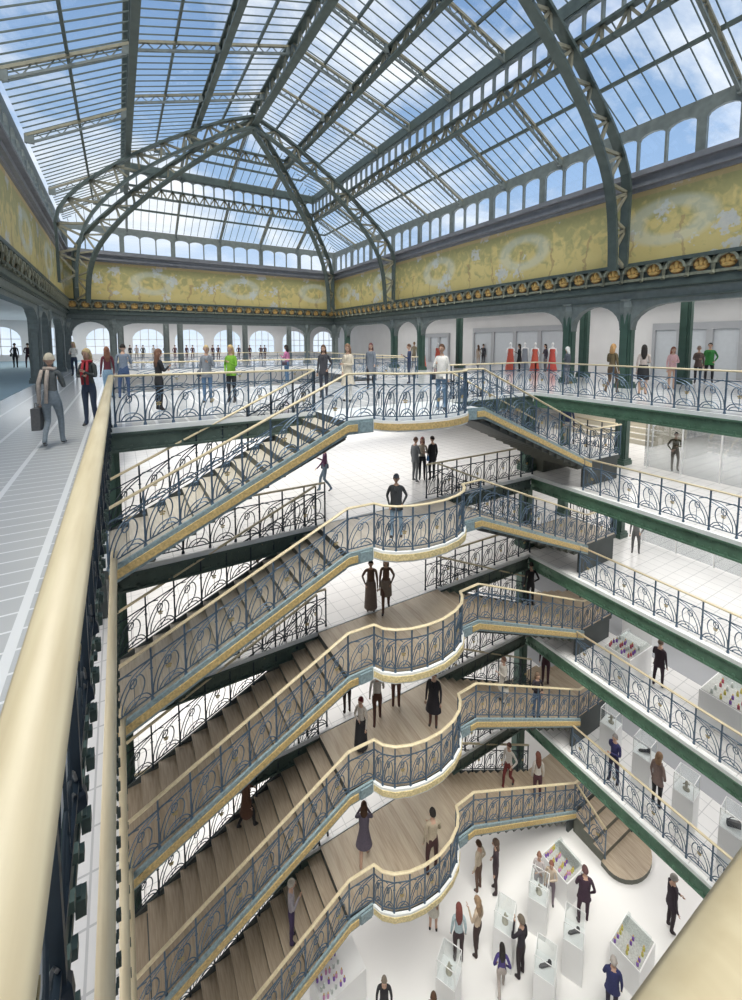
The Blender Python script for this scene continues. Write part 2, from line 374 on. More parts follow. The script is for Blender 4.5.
# shop fronts drawn on the right outer wall: framed door surrounds
dn = 1
for (y0, y1, z1) in ((7.2, 12.4, 2.75), (17.5, 26, 2.9), (29, 33, 2.6)):
    e0 = struct(empty('door_%d' % dn, (24.9, (y0+y1)/2, 0))); dn += 1
    F = MB(); F.box(-0.12, 0.1, -(y1-y0)/2, (y1-y0)/2, z1-0.35, z1)
    k = 4 if y1-y0 > 5 else 3
    for i in range(k+1): y = -(y1-y0)/2+(y1-y0)*i/k; F.box(-0.12, 0.1, max(y-0.14, -(y1-y0)/2), min(y+0.14, (y1-y0)/2), 0, z1-0.35)
    F.build('door_frame', GREYW, e0)
    G = MB(); G.box(0.0, 0.02, -(y1-y0)/2, (y1-y0)/2, 0, z1-0.3); G.build('pane', plain('pale_door_glass', (0.6, 0.63, 0.66), 0.2), e0)
m = MB(); m.box(24.88, 24.99, 6.0-0.5, 6.0+0.5, 1.1, 2.1)
f = tag(m.build('picture_frame', GREYW), 'thin grey framed panel hung on the white wall at the far right', 'picture')
m = MB(); m.box(-0.0, 0.02, -0.42, 0.42, 0.08, 0.92); pf = m.build('mount', WHITE, f); pf.location = (24.86, 6.0, 1.1)

# ---- frieze walls, gutter, cornice, clerestory, arcade for three sides
def side(nm, p0, p1, n_in, arcade_ops, ln):
    """p0->p1 run of the inner wall face; n_in points into the hall"""
    p0 = Vector(p0); p1 = Vector(p1); d = (p1-p0); L = d.length; d.normalize(); q = Vector(n_in)
    def lbox(m, s0, s1, o0, o1, z0, z1, mi=0):
        a = p0+d*s0+q*o0; b = p0+d*s1+q*o0; c = p0+d*s1+q*o1; e_ = p0+d*s0+q*o1
        m.hexa([(a.x,a.y,z0),(b.x,b.y,z0),(c.x,c.y,z0),(e_.x,e_.y,z0),(a.x,a.y,z1),(b.x,b.y,z1),(c.x,c.y,z1),(e_.x,e_.y,z1)], mi)
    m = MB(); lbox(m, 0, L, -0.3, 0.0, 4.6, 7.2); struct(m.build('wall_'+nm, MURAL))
    # cornice: dark frieze of round niches
    m = MB(); lbox(m, 0, L, -0.3, 0.02, 3.72, 4.6); lbox(m, 0, L, 0, 0.22, 4.5, 4.62); lbox(m, 0, L, 0, 0.16, 3.66, 3.78); lbox(m, 0, L, 0, 0.1, 3.78, 3.86)
    tr = struct(m.build('trim_'+str(ln), IRON))
    nb = int(L/0.71); sp = L/nb
    A = MB(); k = 9; hwid = sp*0.46
    for i in range(k):   # projecting arched hood
        t0 = PI*i/k; t1 = PI*(i+1)/k
        for rr, oo in ((hwid, 0.16),):
            x0, z0_ = -rr*math.cos(t0), 0.40+rr*0.95*math.sin(t0); x1, z1_ = -rr*math.cos(t1), 0.40+rr*0.95*math.sin(t1)
            xi0, zi0, xi1, zi1 = x0*0.74, 0.40+(z0_-0.40)*0.74, x1*0.74, 0.40+(z1_-0.40)*0.74
            A.hexa([(x0,0,z0_),(x1,0,z1_),(xi1,0,zi1),(xi0,0,zi0),(x0,oo,z0_),(x1,oo,z1_),(xi1,oo,zi1),(xi0,oo,zi0)])
    for sg in (-1, 1): A.tube([(sg*sp/2, 0.03, 0.62), (sg*sp/2, 0.12, 0.40), (sg*sp/2, 0.10, 0.2), (sg*sp/2, 0.16, 0.06)], [0.05, 0.07, 0.05, 0.075], 6)
    A.box(-hwid, hwid, 0, 0.09, 0.10, 0.19)
    me = A.mesh('cornice_hood', plain('cornice_beige_green', (0.27, 0.28, 0.21), 0.5, 0.1, 0.25, 8))
    G = MB()
    G.rings([(0,0,0,hwid*0.72,hwid*0.68),(0,0,0.03,hwid*0.70,hwid*0.66)], 14)
    G.v = [(x, z+0.0, y+0.42) for x, y, z in G.v]
    gm = G.mesh('niche_back', plain('rust_gold_niche', (0.30, 0.15, 0.05), 0.6, 0, 0.3, 12))
    R = MB()   # gilded palmette of three lobes on a stem
    for (cx, cz, rx, rz) in ((0, 0.50, 0.07, 0.15), (-0.13, 0.45, 0.08, 0.09), (0.13, 0.45, 0.08, 0.09), (0, 0.32, 0.19, 0.08)):
        b0 = len(R.v); R.rings([(cx,cz,0.03,rx,rz),(cx,cz,0.07,rx*0.8,rz*0.8),(cx,cz,0.09,rx*0.35,rz*0.35)], 9)
        for i in range(b0, len(R.v)): x, y, z = R.v[i]; R.v[i] = (x, z, y)
    rm = R.mesh('palmette', GOLDD)
    ang = math.atan2(q.y, q.x)-PI/2
    for i in range(nb):
        c = p0+d*(sp*(i+0.5))
        for nm_, me_ in (('hood', me), ('niche', gm), ('palmette', rm)):
            if nb > 60 and i % 1: continue
            o = link(nm_, me_, tr); o.location = (c.x+q.x*0.02, c.y+q.y*0.02, 3.86); o.rotation_euler = (0, 0, ang)
    # gutter mouldings
    m = MB()
    for (o1, z0, z1) in ((0.10, 7.15, 7.27), (0.24, 7.27, 7.40), (0.16, 7.40, 7.62), (0.34, 7.62, 7.74), (0.20, 7.74, 7.86)): lbox(m, 0, L, -0.3, o1, z0, z1)
    tr2 = struct(m.build('trim_'+str(ln+1), LEDGE))
    # clerestory: groups of three arched lights between thick posts
    ops = []; s = 0.15; g = 0
    ng = round((L-0.15)/3.12); gw = (L-0.15)/ng; lw = (gw-0.22)/3-0.07
    for i in range(ng):
        for j in range(3): a = 0.15+i*gw+0.11+0.035+j*(lw+0.07); ops.append((a, a+lw, 7.93, 8.95, 9.14, None))
    a0 = p0 if (d.cross(q) if False else d.x*q.y-d.y*q.x) < 0 else p0
    sgn = d.x*q.y-d.y*q.x
    w_ = arch_wall('window_'+nm, tuple(p0), tuple(p1), 7.86, 9.55, ops, -0.14*sgn, IRON2, n=6); struct(w_)
    m = MB(); lbox(m, 0, L, -0.085, -0.075, 7.9, 9.2); m.build('pane', WINGLOW, w_)
    # arcade beam with arches
    ab = arch_wall('wall_'+nm+'_arcade', tuple(p0), tuple(p1), 2.2, 3.72, arcade_ops, -0.34*sgn, IRON2, n=12); struct(ab)
    m = MB(); lbox(m, 0, L, 0, 0.06, 3.28, 3.34); lbox(m, 0, L, 0, 0.05, 3.60, 3.68)
    m.build('moulding', IRON, ab)
# columns along each side give the arcade openings
colR = [32.5, 25.3, 22.2, 11.7, 9.26, -1.2]
colL = [32.0, 26.2, 23.0, 11.7, 9.26, -1.2]
def ops_from(cs, L, halfw, y0):
    o = []; prev = 0.25
    ss = [y0-c for c in cs]
    for s in ss+[L]:
        a, b = prev, s-halfw
        if b-a > 0.5:
            if b-a < 3.6: o.append((a, b, 2.2, 2.3, 3.15, None))
            else: o.append((a, b, 2.2, 2.3, 3.12, 1.35))
        prev = s+halfw
    return o
side('right', (XR, YF), (XR, -5), (-1, 0), ops_from(colR, YF+5, 0.22, YF), 1)
side('left', (XL, YF), (XL, -5), (1, 0), ops_from(colL, YF+5, 0.22, YF), 3)
side('far', (XL, YF), (XR, YF), (0, -1), [(0.25,2.35,2.2,2.3,3.15,None),(2.79,16.63,2.2,2.3,3.12,1.35),(17.07,19.15,2.2,2.3,3.15,None)], 5)

# ------------------------------------------------------------------ columns
def fluted(h, w):
    m = MB(); a = w/2
    m.box(-a, a, -a*0.55, a*0.55, 0, h); m.box(-a*0.55, a*0.55, -a, a, 0, h)
    for sx in (-1, 1):
        for sy in (-1, 1): m.box(sx*a*0.72-0.025, sx*a*0.72+0.025, sy*a*0.72-0.025, sy*a*0.72+0.025, 0, h)
    return m
def column(x, y, z0, z1, w, label, mat=GREEN, group=None, cap=True):
    e_ = empty('column', (x, y, z0), label, 'column', group)
    fluted(z1-z0, w).build('shaft', mat, e_)
    m = MB(); b = w*0.62; m.box(-b, b, -b, b, 0, 0.16); m.box(-b*0.9, b*0.9, -b*0.9, b*0.9, 0.16, 0.24); m.build('base', mat, e_)
    if cap:
        m = MB(); H_ = z1-z0
        m.rings([(0,0,H_-0.95,w*0.5,w*0.5),(0,0,H_-0.6,w*0.56,w*0.56),(0,0,H_-0.3,w*0.72,w*0.72),(0,0,H_-0.08,w*0.62,w*0.62),(0,0,H_,w*0.75,w*0.75)], 8)
        m.build('capital', IRON2, e_)
    return e_
nthR = ['farthest', 'second farthest', 'third farthest', 'middle', 'nearest fully visible', 'last']
for i, y in enumerate(colR[:5]): column(XR+0.17, y, 0, 3.35, 0.44, 'green iron column in the top-floor right arcade, %s from the far corner' % ['first','second','third','fourth','fifth'][i])
for i, y in enumerate(colL[:5]): column(XL-0.17, y, 0, 3.35, 0.44, 'slate grey iron column in the left arcade, %s from the far corner' % ['first','second','third','fourth','fifth'][i], IRON2)
column(-0.28, YF+0.17, 0, 3.35, 0.44, 'grey iron column of the far arcade, left one of the pair', IRON2)
column(14.0, YF+0.17, 0, 3.35, 0.44, 'grey iron column of the far arcade, right one of the pair', IRON2)
column(XL-0.05, YF+0.05, 0, 3.35, 0.5, 'grey iron corner column where left and far arcades meet', IRON2)
column(XR+0.05, YF+0.05, 0, 3.35, 0.5, 'green iron corner column where far and right arcades meet', IRON2)
for i, (x, y) in enumerate(((20.3, 8.86), (20.3, 13.36), (20.3, 22.6))):
    column(x, y, 0, 3.85, 0.4, ['plain dark green column inside the right gallery before the framed panel', 'plain dark green column inside the right gallery behind the white-haired visitor', 'plain dark green column deep in the right gallery near the red mannequins'][i], cap=False)
for i, (x, y) in enumerate(((3.6, 41), (4.7, 41), (8.9, 41), (10.3, 41), (0.2, 41), (14.6, 41), (-5, 41))):
    column(x, y, 0, 3.85, 0.45, 'dark green column standing in the crowd beyond the far arcade', IRON2, 'columns beyond the far arcade', cap=False)
lvname = ['first gallery below the top', 'second gallery below the top', 'third gallery below the top', 'fourth gallery below the top', 'ground floor']
for k in range(5):
    z0, z1 = FL[k+1], FL[k]-0.32
    column(12.86, 10.55, z0, z1, 0.40, 'dark green column at the far right corner of the stair well on the %s' % lvname[k], cap=False)
    column(16.72, 9.26, z0, z1, 0.44, 'dark green column beside the right stair landing on the %s' % lvname[k], cap=False)
    column(16.72, 11.7, z0, z1, 0.36, 'dark green column behind the right stair landing on the %s' % lvname[k], cap=False)
    column(-0.28, 10.4, z0, z1, 0.40, 'dark green column at the far left corner of the stair well on the %s' % lvname[k], cap=False)

# ------------------------------------------------------------------ edge beams
def beam(p0, p1, z, label, side_n, mat=None):
    mat = mat or BEAM; left = side_n[0] > 0.5; f1 = 0.02 if left else 0.07
    p0 = Vector(p0); p1 = Vector(p1); d = (p1-p0); L = d.length; d.normalize(); q = Vector(side_n)
    e_ = empty('edge_beam', ((p0.x+p1.x)/2, (p0.y+p1.y)/2, z), label, 'beam')
    c = (p0+p1)/2; m = MB()
    def lb(m, s0, s1, o0, o1, z0, z1):
        a = p0+d*s0+q*o0-c; b = p0+d*s1+q*o0-c; cc = p0+d*s1+q*o1-c; ee = p0+d*s0+q*o1-c
        m.hexa([(a.x,a.y,z0),(b.x,b.y,z0),(cc.x,cc.y,z0),(ee.x,ee.y,z0),(a.x,a.y,z1),(b.x,b.y,z1),(cc.x,cc.y,z1),(ee.x,ee.y,z1)])
    lb(m, 0, L, 0.0, 0.012 if left else 0.03, -0.48, -0.11); lb(m, 0, L, 0, f1, -0.15, -0.10); lb(m, 0, L, 0, f1, -0.50, -0.45)
    m.build('web', mat, e_)
    m = MB(); n = int(L/0.16)
    for i in range(n):
        s = (i+0.5)*L/n
        for zz in (-0.21, -0.39): lb(m, s-0.022, s+0.022, 0.03, 0.05, zz-0.022, zz+0.022)
        if i % 2 == 0: lb(m, s-0.03, s+0.03, 0.03, 0.065, -0.45, -0.38)
    m.build('rivets', mat, e_)
    m = MB(); lb(m, 0, L, 0.0, 0.05 if abs(q.x) < .5 or q.x < 0 else 0.0, -0.10, 0.004); m.build('coping', EDGE, e_) if not q.x > 0.5 else None
ordn = ['top floor']+lvname
for k in range(5):
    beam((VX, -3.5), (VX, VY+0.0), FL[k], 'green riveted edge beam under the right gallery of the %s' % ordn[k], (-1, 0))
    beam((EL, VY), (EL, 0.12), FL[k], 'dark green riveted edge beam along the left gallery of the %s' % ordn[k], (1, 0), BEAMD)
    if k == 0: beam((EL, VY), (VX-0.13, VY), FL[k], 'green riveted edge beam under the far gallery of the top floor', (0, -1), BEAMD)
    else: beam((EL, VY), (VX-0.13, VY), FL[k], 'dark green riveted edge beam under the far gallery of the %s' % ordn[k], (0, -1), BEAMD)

# =================================================================== BALUSTRADES
_bay = {}
def bay_mesh(w, k, dark, kind):
    key = (round(w, 3), round(k, 3), dark, kind)
    if key in _bay: return _bay[key]
    m = MB(); zb, zt = 0.10, 0.80
    def P(s, t): return (s*w, 0, zb+(zt-zb)*t+k*s*w)
    def crv(pts, r=(0.006 if kind else 0.0115)):
        # Catmull-Rom through the given points
        q = [pts[0]]+list(pts)+[pts[-1]]; o = []
        for i in range(1, len(q)-2):
            for j in range(4):
                u = j/4.0; a, b, c, d_ = q[i-1], q[i], q[i+1], q[i+2]
                o.append(tuple(0.5*((2*b[x])+(-a[x]+c[x])*u+(2*a[x]-5*b[x]+4*c[x]-d_[x])*u*u+(-a[x]+3*b[x]-3*c[x]+d_[x])*u**3) for x in (0, 1)))
        o.append(pts[-1]); m.tube([P(*p) for p in o], r, 4, cap=False)
    m.bar(P(0, 0), P(1, 0), 0.016, 0.022); m.bar(P(0, 1), P(1, 1), 0.016, 0.022)
    crv([(0.02, 0.0), (0.06, 0.30), (0.25, 0.66), (0.55, 0.88), (0.97, 0.98)])
    crv([(0.14, 0.0), (0.17, 0.25), (0.34, 0.55), (0.62, 0.78), (0.97, 0.90)])
    crv([(0.56, 0.80), (0.72, 0.74), (0.80, 0.52), (0.72, 0.26), (0.50, 0.06)])
    crv([(0.20, 0.02), (0.34, 0.18), (0.58, 0.24), (0.82, 0.18), (0.97, 0.02)])
    crv([(0.34, 0.02), (0.46, 0.10), (0.60, 0.13), (0.76, 0.10), (0.86, 0.02)])
    crv([(0.03, 0.96), (0.12, 1.02), (0.28, 0.98), (0.44, 0.92)])
    crv([(0.38, 0.62), (0.44, 0.76), (0.56, 0.74), (0.56, 0.60), (0.46, 0.54), (0.38, 0.62)])
    m.bar(P(0.5, 0), P(0.5, 0.78), 0.010, 0.010)
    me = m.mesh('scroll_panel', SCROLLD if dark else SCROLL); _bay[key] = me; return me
def post_mesh(dark):
    key = ('post', dark)
    if key in _bay: return _bay[key]
    m = MB(); m.box(-0.016, 0.016, -0.016, 0.016, 0.0, 1.02)
    m.rings([(0,0,0.58,0.014,0.014),(0,0,0.61,0.032,0.026),(0,0,0.64,0.014,0.014)], 6)
    m.rings([(0,0,0.0,0.034,0.034),(0,0,0.05,0.030,0.030),(0,0,0.08,0.014,0.014)], 6)
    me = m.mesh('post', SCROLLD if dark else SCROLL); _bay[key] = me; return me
def flower_mesh():
    if 'fl' in _bay: return _bay['fl']
    m = MB()
    for i in range(5):
        t = 2*PI*i/5+0.3; c = (0.034*math.cos(t), 0, 0.034*math.sin(t))
        b0 = len(m.v); m.rings([(0,0,-0.008,0.022,0.017),(0,0,0.008,0.018,0.013)], 6)
        for j in range(b0, len(m.v)): x, y, z = m.v[j]; m.v[j] = (x+c[0], z, y+c[2])
    m.tube([(0,-0.012,0),(0,0.012,0)], 0.012, 6)
    me = m.mesh('flower', BRASS); _bay['fl'] = me; return me
def balustrade(path, label, dark=False, bayw=0.56, railw=0.041, off=(0, 0), thin=0):
    """path: list of floor points (x,y,z); one thing: handrail + posts + scroll panels"""
    P = [Vector(p) for p in path]
    e_ = empty('balustrade', tuple(P[0]), label, 'balustrade', None)
    o0 = P[0]
    hp = [(p-o0)+Vector((0,0,1.04)) for p in P]
    m = MB(); sm = []
    for i, p in enumerate(hp):
        if 0 < i < len(hp)-1:
            a, b = hp[i-1], hp[i+1]; sm += [p.lerp(a, min(0.3, 0.06/max((a-p).length, 1e-3))), p, p.lerp(b, min(0.3, 0.06/max((b-p).length, 1e-3)))]
        else: sm.append(p)
    m.tube(sm, railw, 10, rz=0.62); h = m.build('handrail', RAIL, e_, smooth=True)
    cnt = 0; tot = 0
    for i in range(len(P)-1):
        a, b = P[i], P[i+1]; d = b-a; Lh = math.hypot(d.x, d.y)
        if Lh < 0.05: continue
        n = max(1, round(Lh/bayw)); w_ = Lh/n; k = d.z/Lh; ang = math.atan2(d.y, d.x)
        for j in range(n):
            q = a+d*(j/n)-o0
            q = q+Vector((off[0], off[1], 0)); o = link('scroll_panel', bay_mesh(w_, k, dark, thin), e_); o.location = q; o.rotation_euler = (0, 0, ang)
            o2 = link('post', post_mesh(dark), e_); o2.location = q; o2.rotation_euler = (0, 0, ang)
            cnt += 1
            if cnt % 2 == 0 and w_ > 0.3:
                f = link('flower', flower_mesh(), o); f.location = (w_*0.5, 0, 0.10+0.34+k*w_*0.5)
    o2 = link('post', post_mesh(dark), e_); o2.location = P[-1]-o0+Vector((off[0], off[1], 0))
    return e_
NY, FY = 8.2, 9.98       # near and far rail planes of the stair
bow = [(4.87,8.17),(4.98,7.95),(5.2,7.76),(5.55,7.61),(5.95,7.53),(6.4,7.52),(6.85,7.61),(7.2,7.77),(7.42,7.98),(7.52,8.17)]
LX, RX = 4.2, 8.2
def bowpath(z, up=0.0):
    return [(LX, NY, z)]+[(x, y, z) for x, y in bow]+[(RX, NY, z)]
L0X, R0X = -0.3, 12.75
for k in range(5):
    zt, zb = FL[k], LD[k]
    lv = ['top floor', 'second level', 'third level', 'fourth level', 'lowest bridge level'][k]
    # ---------------- staircase
    st = empty('staircase', (6.2, 9.1, zt), 'double staircase with bowed wooden landing descending both ways from the %s' % lv, 'staircase')
    off = Vector((6.2, 9.1, zt))
    def R(p): return (p[0]-off.x, p[1]-off.y, p[2]-off.z)
    wood = [EDGE, LITWOOD, WOOD, WOOD, WOOD][k]  # upper landings painted paler for the light they reflect
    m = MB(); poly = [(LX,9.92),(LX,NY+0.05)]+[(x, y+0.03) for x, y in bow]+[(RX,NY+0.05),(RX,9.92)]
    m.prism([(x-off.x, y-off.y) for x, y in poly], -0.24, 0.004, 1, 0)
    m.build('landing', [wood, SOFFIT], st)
    # flights
    n = 13; rise = (zt-zb)/n
    for (x0, x1) in ((LX, L0X), (RX, R0X)):
        sg = 1 if x1 > x0 else -1; run = abs(x1-x0)/n
        S = MB(); S.box(min(0, sg*run)-0.0, max(0, sg*run)+0.0, -0.9, 0.9, -rise-0.03, -0.045, 1); S.box(min(-sg*0.02, sg*(run+0.02)), max(-sg*0.02, sg*(run+0.02)), -0.9, 0.9, -0.045, 0.0, 1, 0)
        for i in range(n): pass
        key = ('step', sg, k)
        sm_ = S.mesh('step', [[LITTREAD, HALFLITTREAD, TREADM, TREADM, TREADM][k], NOSE])
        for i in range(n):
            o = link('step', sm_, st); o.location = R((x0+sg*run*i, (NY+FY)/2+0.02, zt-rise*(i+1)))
        # soffit slab
        m = MB(); ya, yb = NY+0.06, FY-0.02; za, zb_ = zt-rise-0.02, zb-0.02
        m.hexa([R((x0,ya,za-0.22)),R((x1,ya,zb_-0.22)),R((x1,yb,zb_-0.22)),R((x0,yb,za-0.22)),R((x0,ya,za-0.12)),R((x1,ya,zb_-0.12)),R((x1,yb,zb_-0.12)),R((x0,yb,za-0.12))])
        m.build('soffit', SOFFIT, st)
        # arrival landing and its enclosed base down to the gallery floor
        e0, e1 = (x1, 14.75) if sg > 0 else (-2.4, x1)
        m = MB(); m.box(e0-off.x, e1-off.x, NY+0.02-off.y, 9.98-off.y, zb-0.16-zt, zb-zt, 1, 0); m.build('landing', [wood, SOFFIT], st)
        m = MB()
        m.box(e0+0.05-off.x, e1-0.05-off.x, NY+0.06-off.y, NY+0.14-off.y, FL[k+1]+(0.02 if k<4 else 0.0)-zt, zb-0.16-zt)
        xx = x1 if sg > 0 else x1
        m.build('base_panel', SOFFIT, st)
        if sg > 0 and k < 4:   # last steps turning into the gallery behind
            rr = (zb-FL[k+1])/5
            for j in range(4):
                S = MB(); S.box(13.12-off.x, 14.7-off.x, 10.04+0.3*j-off.y, 10.34+0.3*j-off.y, FL[k+1]-zt, zb-rr*(j+1)-zt, 1, 0); S.build('step', [TREADM, NOSE], st)
    # stringers with gilded band, blue blocks at the knees
    def strip(nm, pts, lo, hi, th, mat, side_=-1):
        m = MB(); m.ribbon([R(p) for p in pts], lo, hi, th, side_); return m.build(nm, mat, st)
    lf = [(L0X, NY-0.02, zb), (LX, NY-0.02, zt), (4.83, NY-0.02, zt)]
    rf = [(7.56, NY-0.02, zt), (RX, NY-0.02, zt), (R0X+0.28, NY-0.02, zb-0.02)]
    strip('stringer', lf, -0.27, 0.035, 0.05, BLUEG); strip('stringer', rf, -0.27, 0.035, 0.05, BLUEG)
    strip('gilded_band', [(L0X, NY-0.07, zb), (LX, NY-0.07, zt), (4.42, NY-0.07, zt)], -0.205, -0.055, 0.025, GOLD)
    strip('gilded_band', [(7.95, NY-0.07, zt), (RX, NY-0.07, zt), (R0X+0.25, NY-0.07, zb)], -0.205, -0.055, 0.025, GOLD)
    strip('bow_fascia', [(x, y-0.0, zt) for x, y in bow], -0.235, 0.01, 0.06, EDGE)
    bb = [(x+(x-6.2)*0.02, y-0.055, zt) for x, y in bow]
    strip('gilded_band', bb, -0.195, -0.05, 0.02, CREAMG if k else GOLD)
    for xx in (4.63, 7.75):
        m = MB(); m.box(-0.15, 0.15, -0.03, 0.0, -0.24, 0.0); b_ = m.build('panel_block', BLUEG, st); b_.location = R((xx, NY-0.07, zt-0.01))
    # far stringers
    strip('stringer', [(L0X, FY+0.03, zb), (LX, FY+0.03, zt)], -0.30, 0.0, 0.04, SOFFIT, 1); strip('stringer', [(RX, FY+0.03, zt), (R0X, FY+0.03, zb)], -0.30, 0.0, 0.04, SOFFIT, 1)
    # ---------------- stair balustrades
    balustrade([(L0X, NY, zb), (LX, NY, zt)]+bowpath(zt)[1:]+[(R0X+0.25, NY, zb), (14.7, NY, zb)],
               'blue scrollwork balustrade around the bowed landing, %s' % lv, dark=False)
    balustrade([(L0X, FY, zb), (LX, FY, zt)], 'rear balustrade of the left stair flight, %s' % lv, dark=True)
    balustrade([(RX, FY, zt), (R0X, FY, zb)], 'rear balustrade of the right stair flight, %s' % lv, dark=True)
    if k < 4: balustrade([(14.7, NY+0.12, zb), (14.7, 9.95, zb)], 'short balustrade closing the right stair landing below the %s' % lv, dark=True)
# bottom curved flight
m0 = empty('entrance_steps', (14, 7.4, FL[5]), 'last wooden steps with a rounded bottom tread reaching the ground floor', 'steps')
rr = (LD[4]-FL[5])/5
for j in range(4):
    S = MB()
    if j < 3: S.box(-1.0, 0.65, 8.2-0.36*(j+1)-7.4, 8.2-0.36*j-7.4, 0, LD[4]-FL[5]-rr*(j+1), 1, 0)
    else:
        poly = [(-1.12, -0.28)]+[(-0.17+0.97*math.cos(t), -0.55+0.66*math.sin(t)) for t in [PI+PI*i/14 for i in range(15)]]+[(0.80, -0.28)]
        S.prism(poly, 0, rr, 1, 0)
    S.build('step', [TREADM, NOSE], m0)
balustrade([(13.02, NY, LD[4]), (13.05, 7.1, FL[5]+rr)], 'short sloping balustrade beside the rounded entrance steps')
balustrade([(14.6, NY, LD[4]), (14.62, 7.1, FL[5]+rr)], 'short balustrade on the wall side of the rounded entrance steps', dark=True)

# ---------------- gallery balustrades
lvn = ['top floor', 'first level below the top', 'second level below the top', 'third level below the top', 'fourth level below the top']
for k in range(5):
    z = FL[k]
    if k == 0:
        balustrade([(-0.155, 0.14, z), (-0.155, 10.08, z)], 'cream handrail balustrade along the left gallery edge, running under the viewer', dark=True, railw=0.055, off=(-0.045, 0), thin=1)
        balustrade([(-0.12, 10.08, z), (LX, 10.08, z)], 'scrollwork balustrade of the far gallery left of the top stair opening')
        balustrade([(RX, 10.08, z), (12.6, 10.08, z)], 'scrollwork balustrade of the far gallery right of the top stair opening')
        balustrade([(12.6, 0.16, z), (12.6, 10.08, z)], 'blue scrollwork balustrade along the right gallery of the top floor')
        balustrade([(-0.1, 0.14, z), (12.6, 0.14, z)], 'cream handrail balustrade crossing the bottom right foreground', railw=0.055, bayw=0.9)
    else:
        balustrade([(-0.22, 0.3, z), (-0.22, 8.5, z)], 'cream handrail balustrade of the left gallery, %s' % lvn[k], dark=True, off=(-0.03, 0), thin=1, railw=0.052)
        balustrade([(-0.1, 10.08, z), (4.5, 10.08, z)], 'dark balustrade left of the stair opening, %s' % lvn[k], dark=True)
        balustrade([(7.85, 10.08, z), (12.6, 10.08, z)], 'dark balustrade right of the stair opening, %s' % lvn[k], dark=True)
        balustrade([(12.6, 0.2, z), (12.6, 8.12, z)], 'blue scrollwork balustrade along the right gallery, %s' % lvn[k])
for nm, a, b in (('near', (0.1, 16.9), (12.4, 16.9)), ('far', (0.1, 31.1), (12.4, 31.1)), ('left', (-0.05, 17), (-0.05, 31)), ('right', (12.6, 17), (12.6, 31))):
    balustrade([(a[0], a[1], 0), (b[0], b[1], 0)], 'pale distant balustrade on the %s side of the second floor opening' % nm, bayw=1.1)

# ---------------- shop glass on the right galleries
for k in (1, 2):
    z0, z1 = FL[k], FL[k-1]-0.32
    g = empty('glass_partition', (17.1, 4, z0), 'full height glass partition with thin white joints on the %s' % lvname[k-1], 'glass wall')
    m = MB(); m.box(-0.01, 0.01, -7.5, 4.6, 0.03, z1-z0); m.build('pane', SHOPGLASS, g)
    for i in range(11):
        m = MB(); y = -7.0+1.15*i; m.box(-0.03, 0.03, y-0.018, y+0.018, 0.0, z1-z0); m.build('joint', SHOPWHITE, g)
# solid steps added behind the glass for the main stair's reflection, first gallery
st = empty('staircase', (20.6, 12.5, FL[1]), 'pale steps standing in for the stair reflection in the glass partition, first gallery down', 'staircase')
REFLSTEP = plain('reflected_step', (0.55, 0.51, 0.42), 0.6)
for i in range(9):
    m = MB(); m.box(0.36*i, 0.36*(i+1), -2.4, 2.6, 0.0, 0.21*(i+1), 0); m.build('step', REFLSTEP, st)
    m = MB(); m.box(0.36*i-0.02, 0.36*i+0.04, -2.4, 2.6, 0.21*(i+1)-0.005, 0.21*(i+1)+0.012, 0); m.build('nosing', SHOPWHITE, st)
m = MB(); m.bar((0, -2.45, 0.95), (3.2, -2.45, 2.75), 0.07, 0.07); m.bar((0, -2.45, 0.0), (0, -2.45, 0.95), 0.05, 0.05); m.bar((3.1, -2.45, 1.8), (3.1, -2.45, 2.7), 0.05, 0.05); m.build('handrail', SHOPWHITE, st)

# =================================================================== ROOF
SL = (9.65, 6.2)
def zroof(d):
    if d >= 6.2: return 9.55+(9.65-d)*(11.4-9.55)/3.45
    return 14.5-d*(14.5-12.65)/6.2
Y0R, YR = -6, 24.85
def slope_obj(nm, n, fn, us, dlo, dhi):
    pass
# right / left slopes : bars at constant Y ; far slope: bars at constant X
def glazing(name, sides):
    for (lo, hi, tagn) in ((6.2, 9.65, 'lower'), (0.0, 6.2, 'upper')):
        G = MB(); B = MB()
        if sides in ('right', 'left'):
            sg = 1 if sides == 'right' else -1
            y = Y0R
            while y < YR+9.5:
                a = max(lo, y-YR)
                if a < hi-0.05: B.bar((XC+sg*a, y, zroof(a)-(0.0 if a > lo or lo == 0 else 0)), (XC+sg*(hi-0.01), y, zroof(hi-0.011)), 0.026, 0.04)
                y += 0.46
            # glass
            pts = [(XC+sg*lo, Y0R, zroof(lo)), (XC+sg*(hi-.001), Y0R, zroof(hi-.001)), (XC+sg*(hi-.001), YR+hi, zroof(hi-.001)), (XC+sg*lo, YR+lo, zroof(lo))]
            for dd in ([7.9] if lo else [1.45, 4.6]): B.bar((XC+sg*dd, Y0R, zroof(dd)-0.06), (XC+sg*dd, YR+dd, zroof(dd)-0.06), 0.09, 0.12)
        else:
            x = XC-9.4
            while x < XC+9.5:
                a = max(lo, abs(x-XC))
                if a < hi-0.05: B.bar((x, YR+a, zroof(a)), (x, YR+hi-.01, zroof(hi-.011)), 0.026, 0.04)
                x += 0.46
            pts = [(XC-lo, YR+lo, zroof(lo)), (XC-hi, YR+hi, zroof(hi-.001)), (XC+hi, YR+hi, zroof(hi-.001)), (XC+lo, YR+lo, zroof(lo))]
            for dd in ([7.9] if lo else [1.45, 4.6]): B.bar((XC-dd, YR+dd, zroof(dd)-0.06), (XC+dd, YR+dd, zroof(dd)-0.06), 0.09, 0.12)
        w_ = struct(B.build('window_roof_'+name+'_'+tagn, IRON))
        G.quad([(p[0], p[1], p[2]+0.03) for p in pts]); G.build('pane', PANE, w_)
glazing('right', 'right'); glazing('left', 'left'); glazing('far', 'far')
